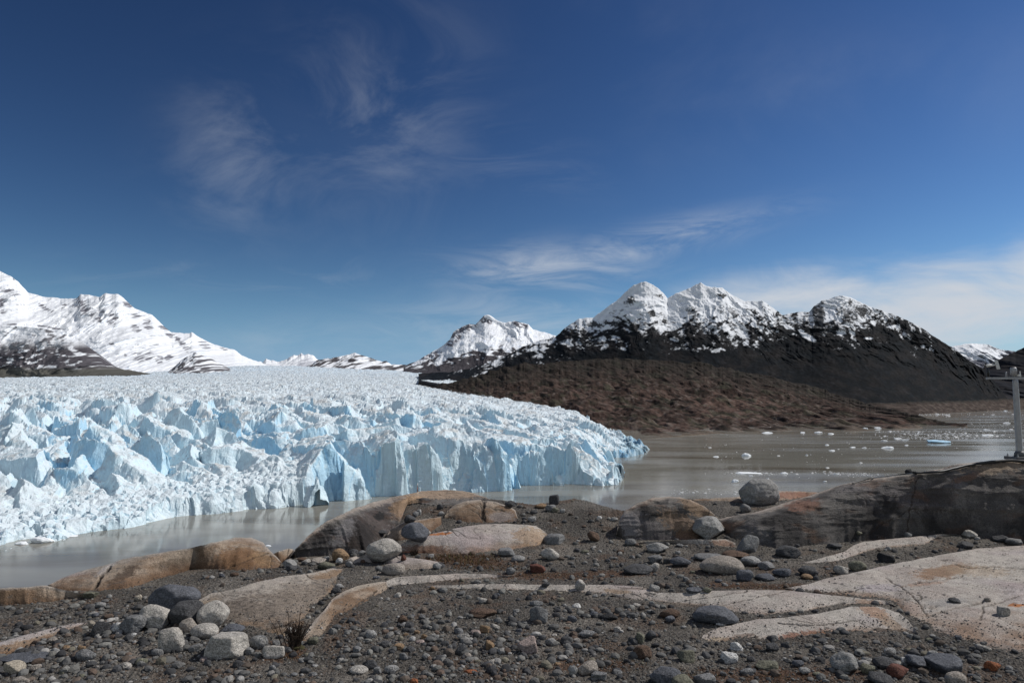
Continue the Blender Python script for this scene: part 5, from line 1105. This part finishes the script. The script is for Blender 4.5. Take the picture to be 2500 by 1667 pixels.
# ------------------------------------------------------------------ dead shrub and dry grass
M_twig = vc_mat('dry_twigs', .9, .1, ((30, .7, 1.2),))
def shrub(px, py, hpx, wpx, n, label, seed, tall=()):
    g = np.random.default_rng(seed); p, _ = surface_point(px, py); s = p[1] / F_PX; ms = []
    for i in range(n + len(tall)):
        a, lean = g.uniform(0, 6.283), g.uniform(.15, .9); L_ = hpx * s * g.uniform(.55, 1.0); tx, ty = math.cos(a) * wpx * .5 * s * lean, math.sin(a) * wpx * .4 * s * lean
        bx, by = g.normal(0, wpx * .09 * s), g.normal(0, wpx * .09 * s)
        if i >= n: bx, tx, L_ = tall[i - n][0] * s, tall[i - n][1] * s, tall[i - n][2] * s; ty = 0
        u = np.linspace(0, 1, 7)[:, None]; path = np.concatenate([bx + tx * u ** 1.4, by + ty * u ** 1.4, -.02 + L_ * (u - .12 * u ** 3 * lean)], 1); path += g.normal(0, .006, path.shape) * u
        r0 = g.uniform(.9, 1.5) * s; ms.append(tube(path, np.linspace(r0, r0 * .35, 7), 5))
        for k in range(g.integers(1, 4)):             # side twigs
            j = g.integers(2, 6); q0 = path[j]; e = q0 + A([g.normal(0, .05), g.normal(0, .04), g.uniform(.02, .08)]); ms.append(tube([q0, (q0 + e) / 2 + g.normal(0, .005, 3), e], [r0 * .5, r0 * .4, r0 * .2], 4))
    root = bpy.data.objects.new('dry_shrub', None); COL.objects.link(root); root.location = p; tag(root, label, 'shrub')
    v, f = join(*ms); c = np.tile(A((.045, .033, .026)), (len(v), 1)); mesh('twigs', v, f, M_twig, c, smooth=True, parent=root)
    v0, f0 = ICO[3]; v1 = v0 * (1 + .35 * n3(v0, 2.5, seed, 4)[:, None]) * A([wpx * .32, wpx * .25, hpx * .10]) * s; mesh('moss_cushion', v1, f0, M_twig, np.tile(A((.055, .05, .025)), (len(v1), 1)), parent=root)
shrub(722, 1582, 74, 62, 95, 'dark dead shrub of thin twigs at the end of the speckled slab', 5, tall=((-34, -38, 92), (-30, -33, 60), (-10, -14, 100), (2, 4, 96), (-20, -27, 75)))
shrub(1011, 1354, 14, 26, 26, 'small dead tuft of twigs on the bright granite back', 6)
def grass():
    g = np.random.default_rng(9); V, Fq, C = [], [], []; k = 0
    for (cx, cy, rx, ry, n, h) in [(1135, 1366, 95, 13, 900, 11), (1210, 1385, 110, 9, 500, 7), (705, 1600, 45, 14, 300, 9), (1490, 1625, 110, 18, 500, 6), (1690, 1648, 90, 18, 500, 7), (1920, 1658, 110, 12, 500, 7), (1880, 1433, 130, 6, 500, 5), (1340, 1405, 90, 6, 300, 5)]:
        for i in range(n):
            a, r = g.uniform(0, 6.283), math.sqrt(g.random()); p = on_ground(cx + rx * r * math.cos(a), cy + ry * r * math.sin(a), 0); s = p[1] / F_PX
            l = h * s * g.uniform(.4, 1.1); b = g.uniform(0, 6.283); t = A([math.cos(b) * l * .6, math.sin(b) * l * .6, l * .8]); w = A([-math.sin(b), math.cos(b), 0]) * s * .7
            V += [p - w, p + w, p + t * .6 + w * .6, p + t * A([1.1, 1.1, .95])]; Fq += [(k, k + 1, k + 2), (k, k + 2, k + 3)]; k += 4
            c = A((.115, .065, .034)) * g.uniform(.5, 1.35) if g.random() < .85 else A((.10, .095, .035)); C += [c] * 4
    tag(mesh('dry_grass', A(V), np.array(Fq), M_twig, A(C), smooth=False), 'dry reddish brown grass and moss growing in the gravel', kind='stuff')
grass()
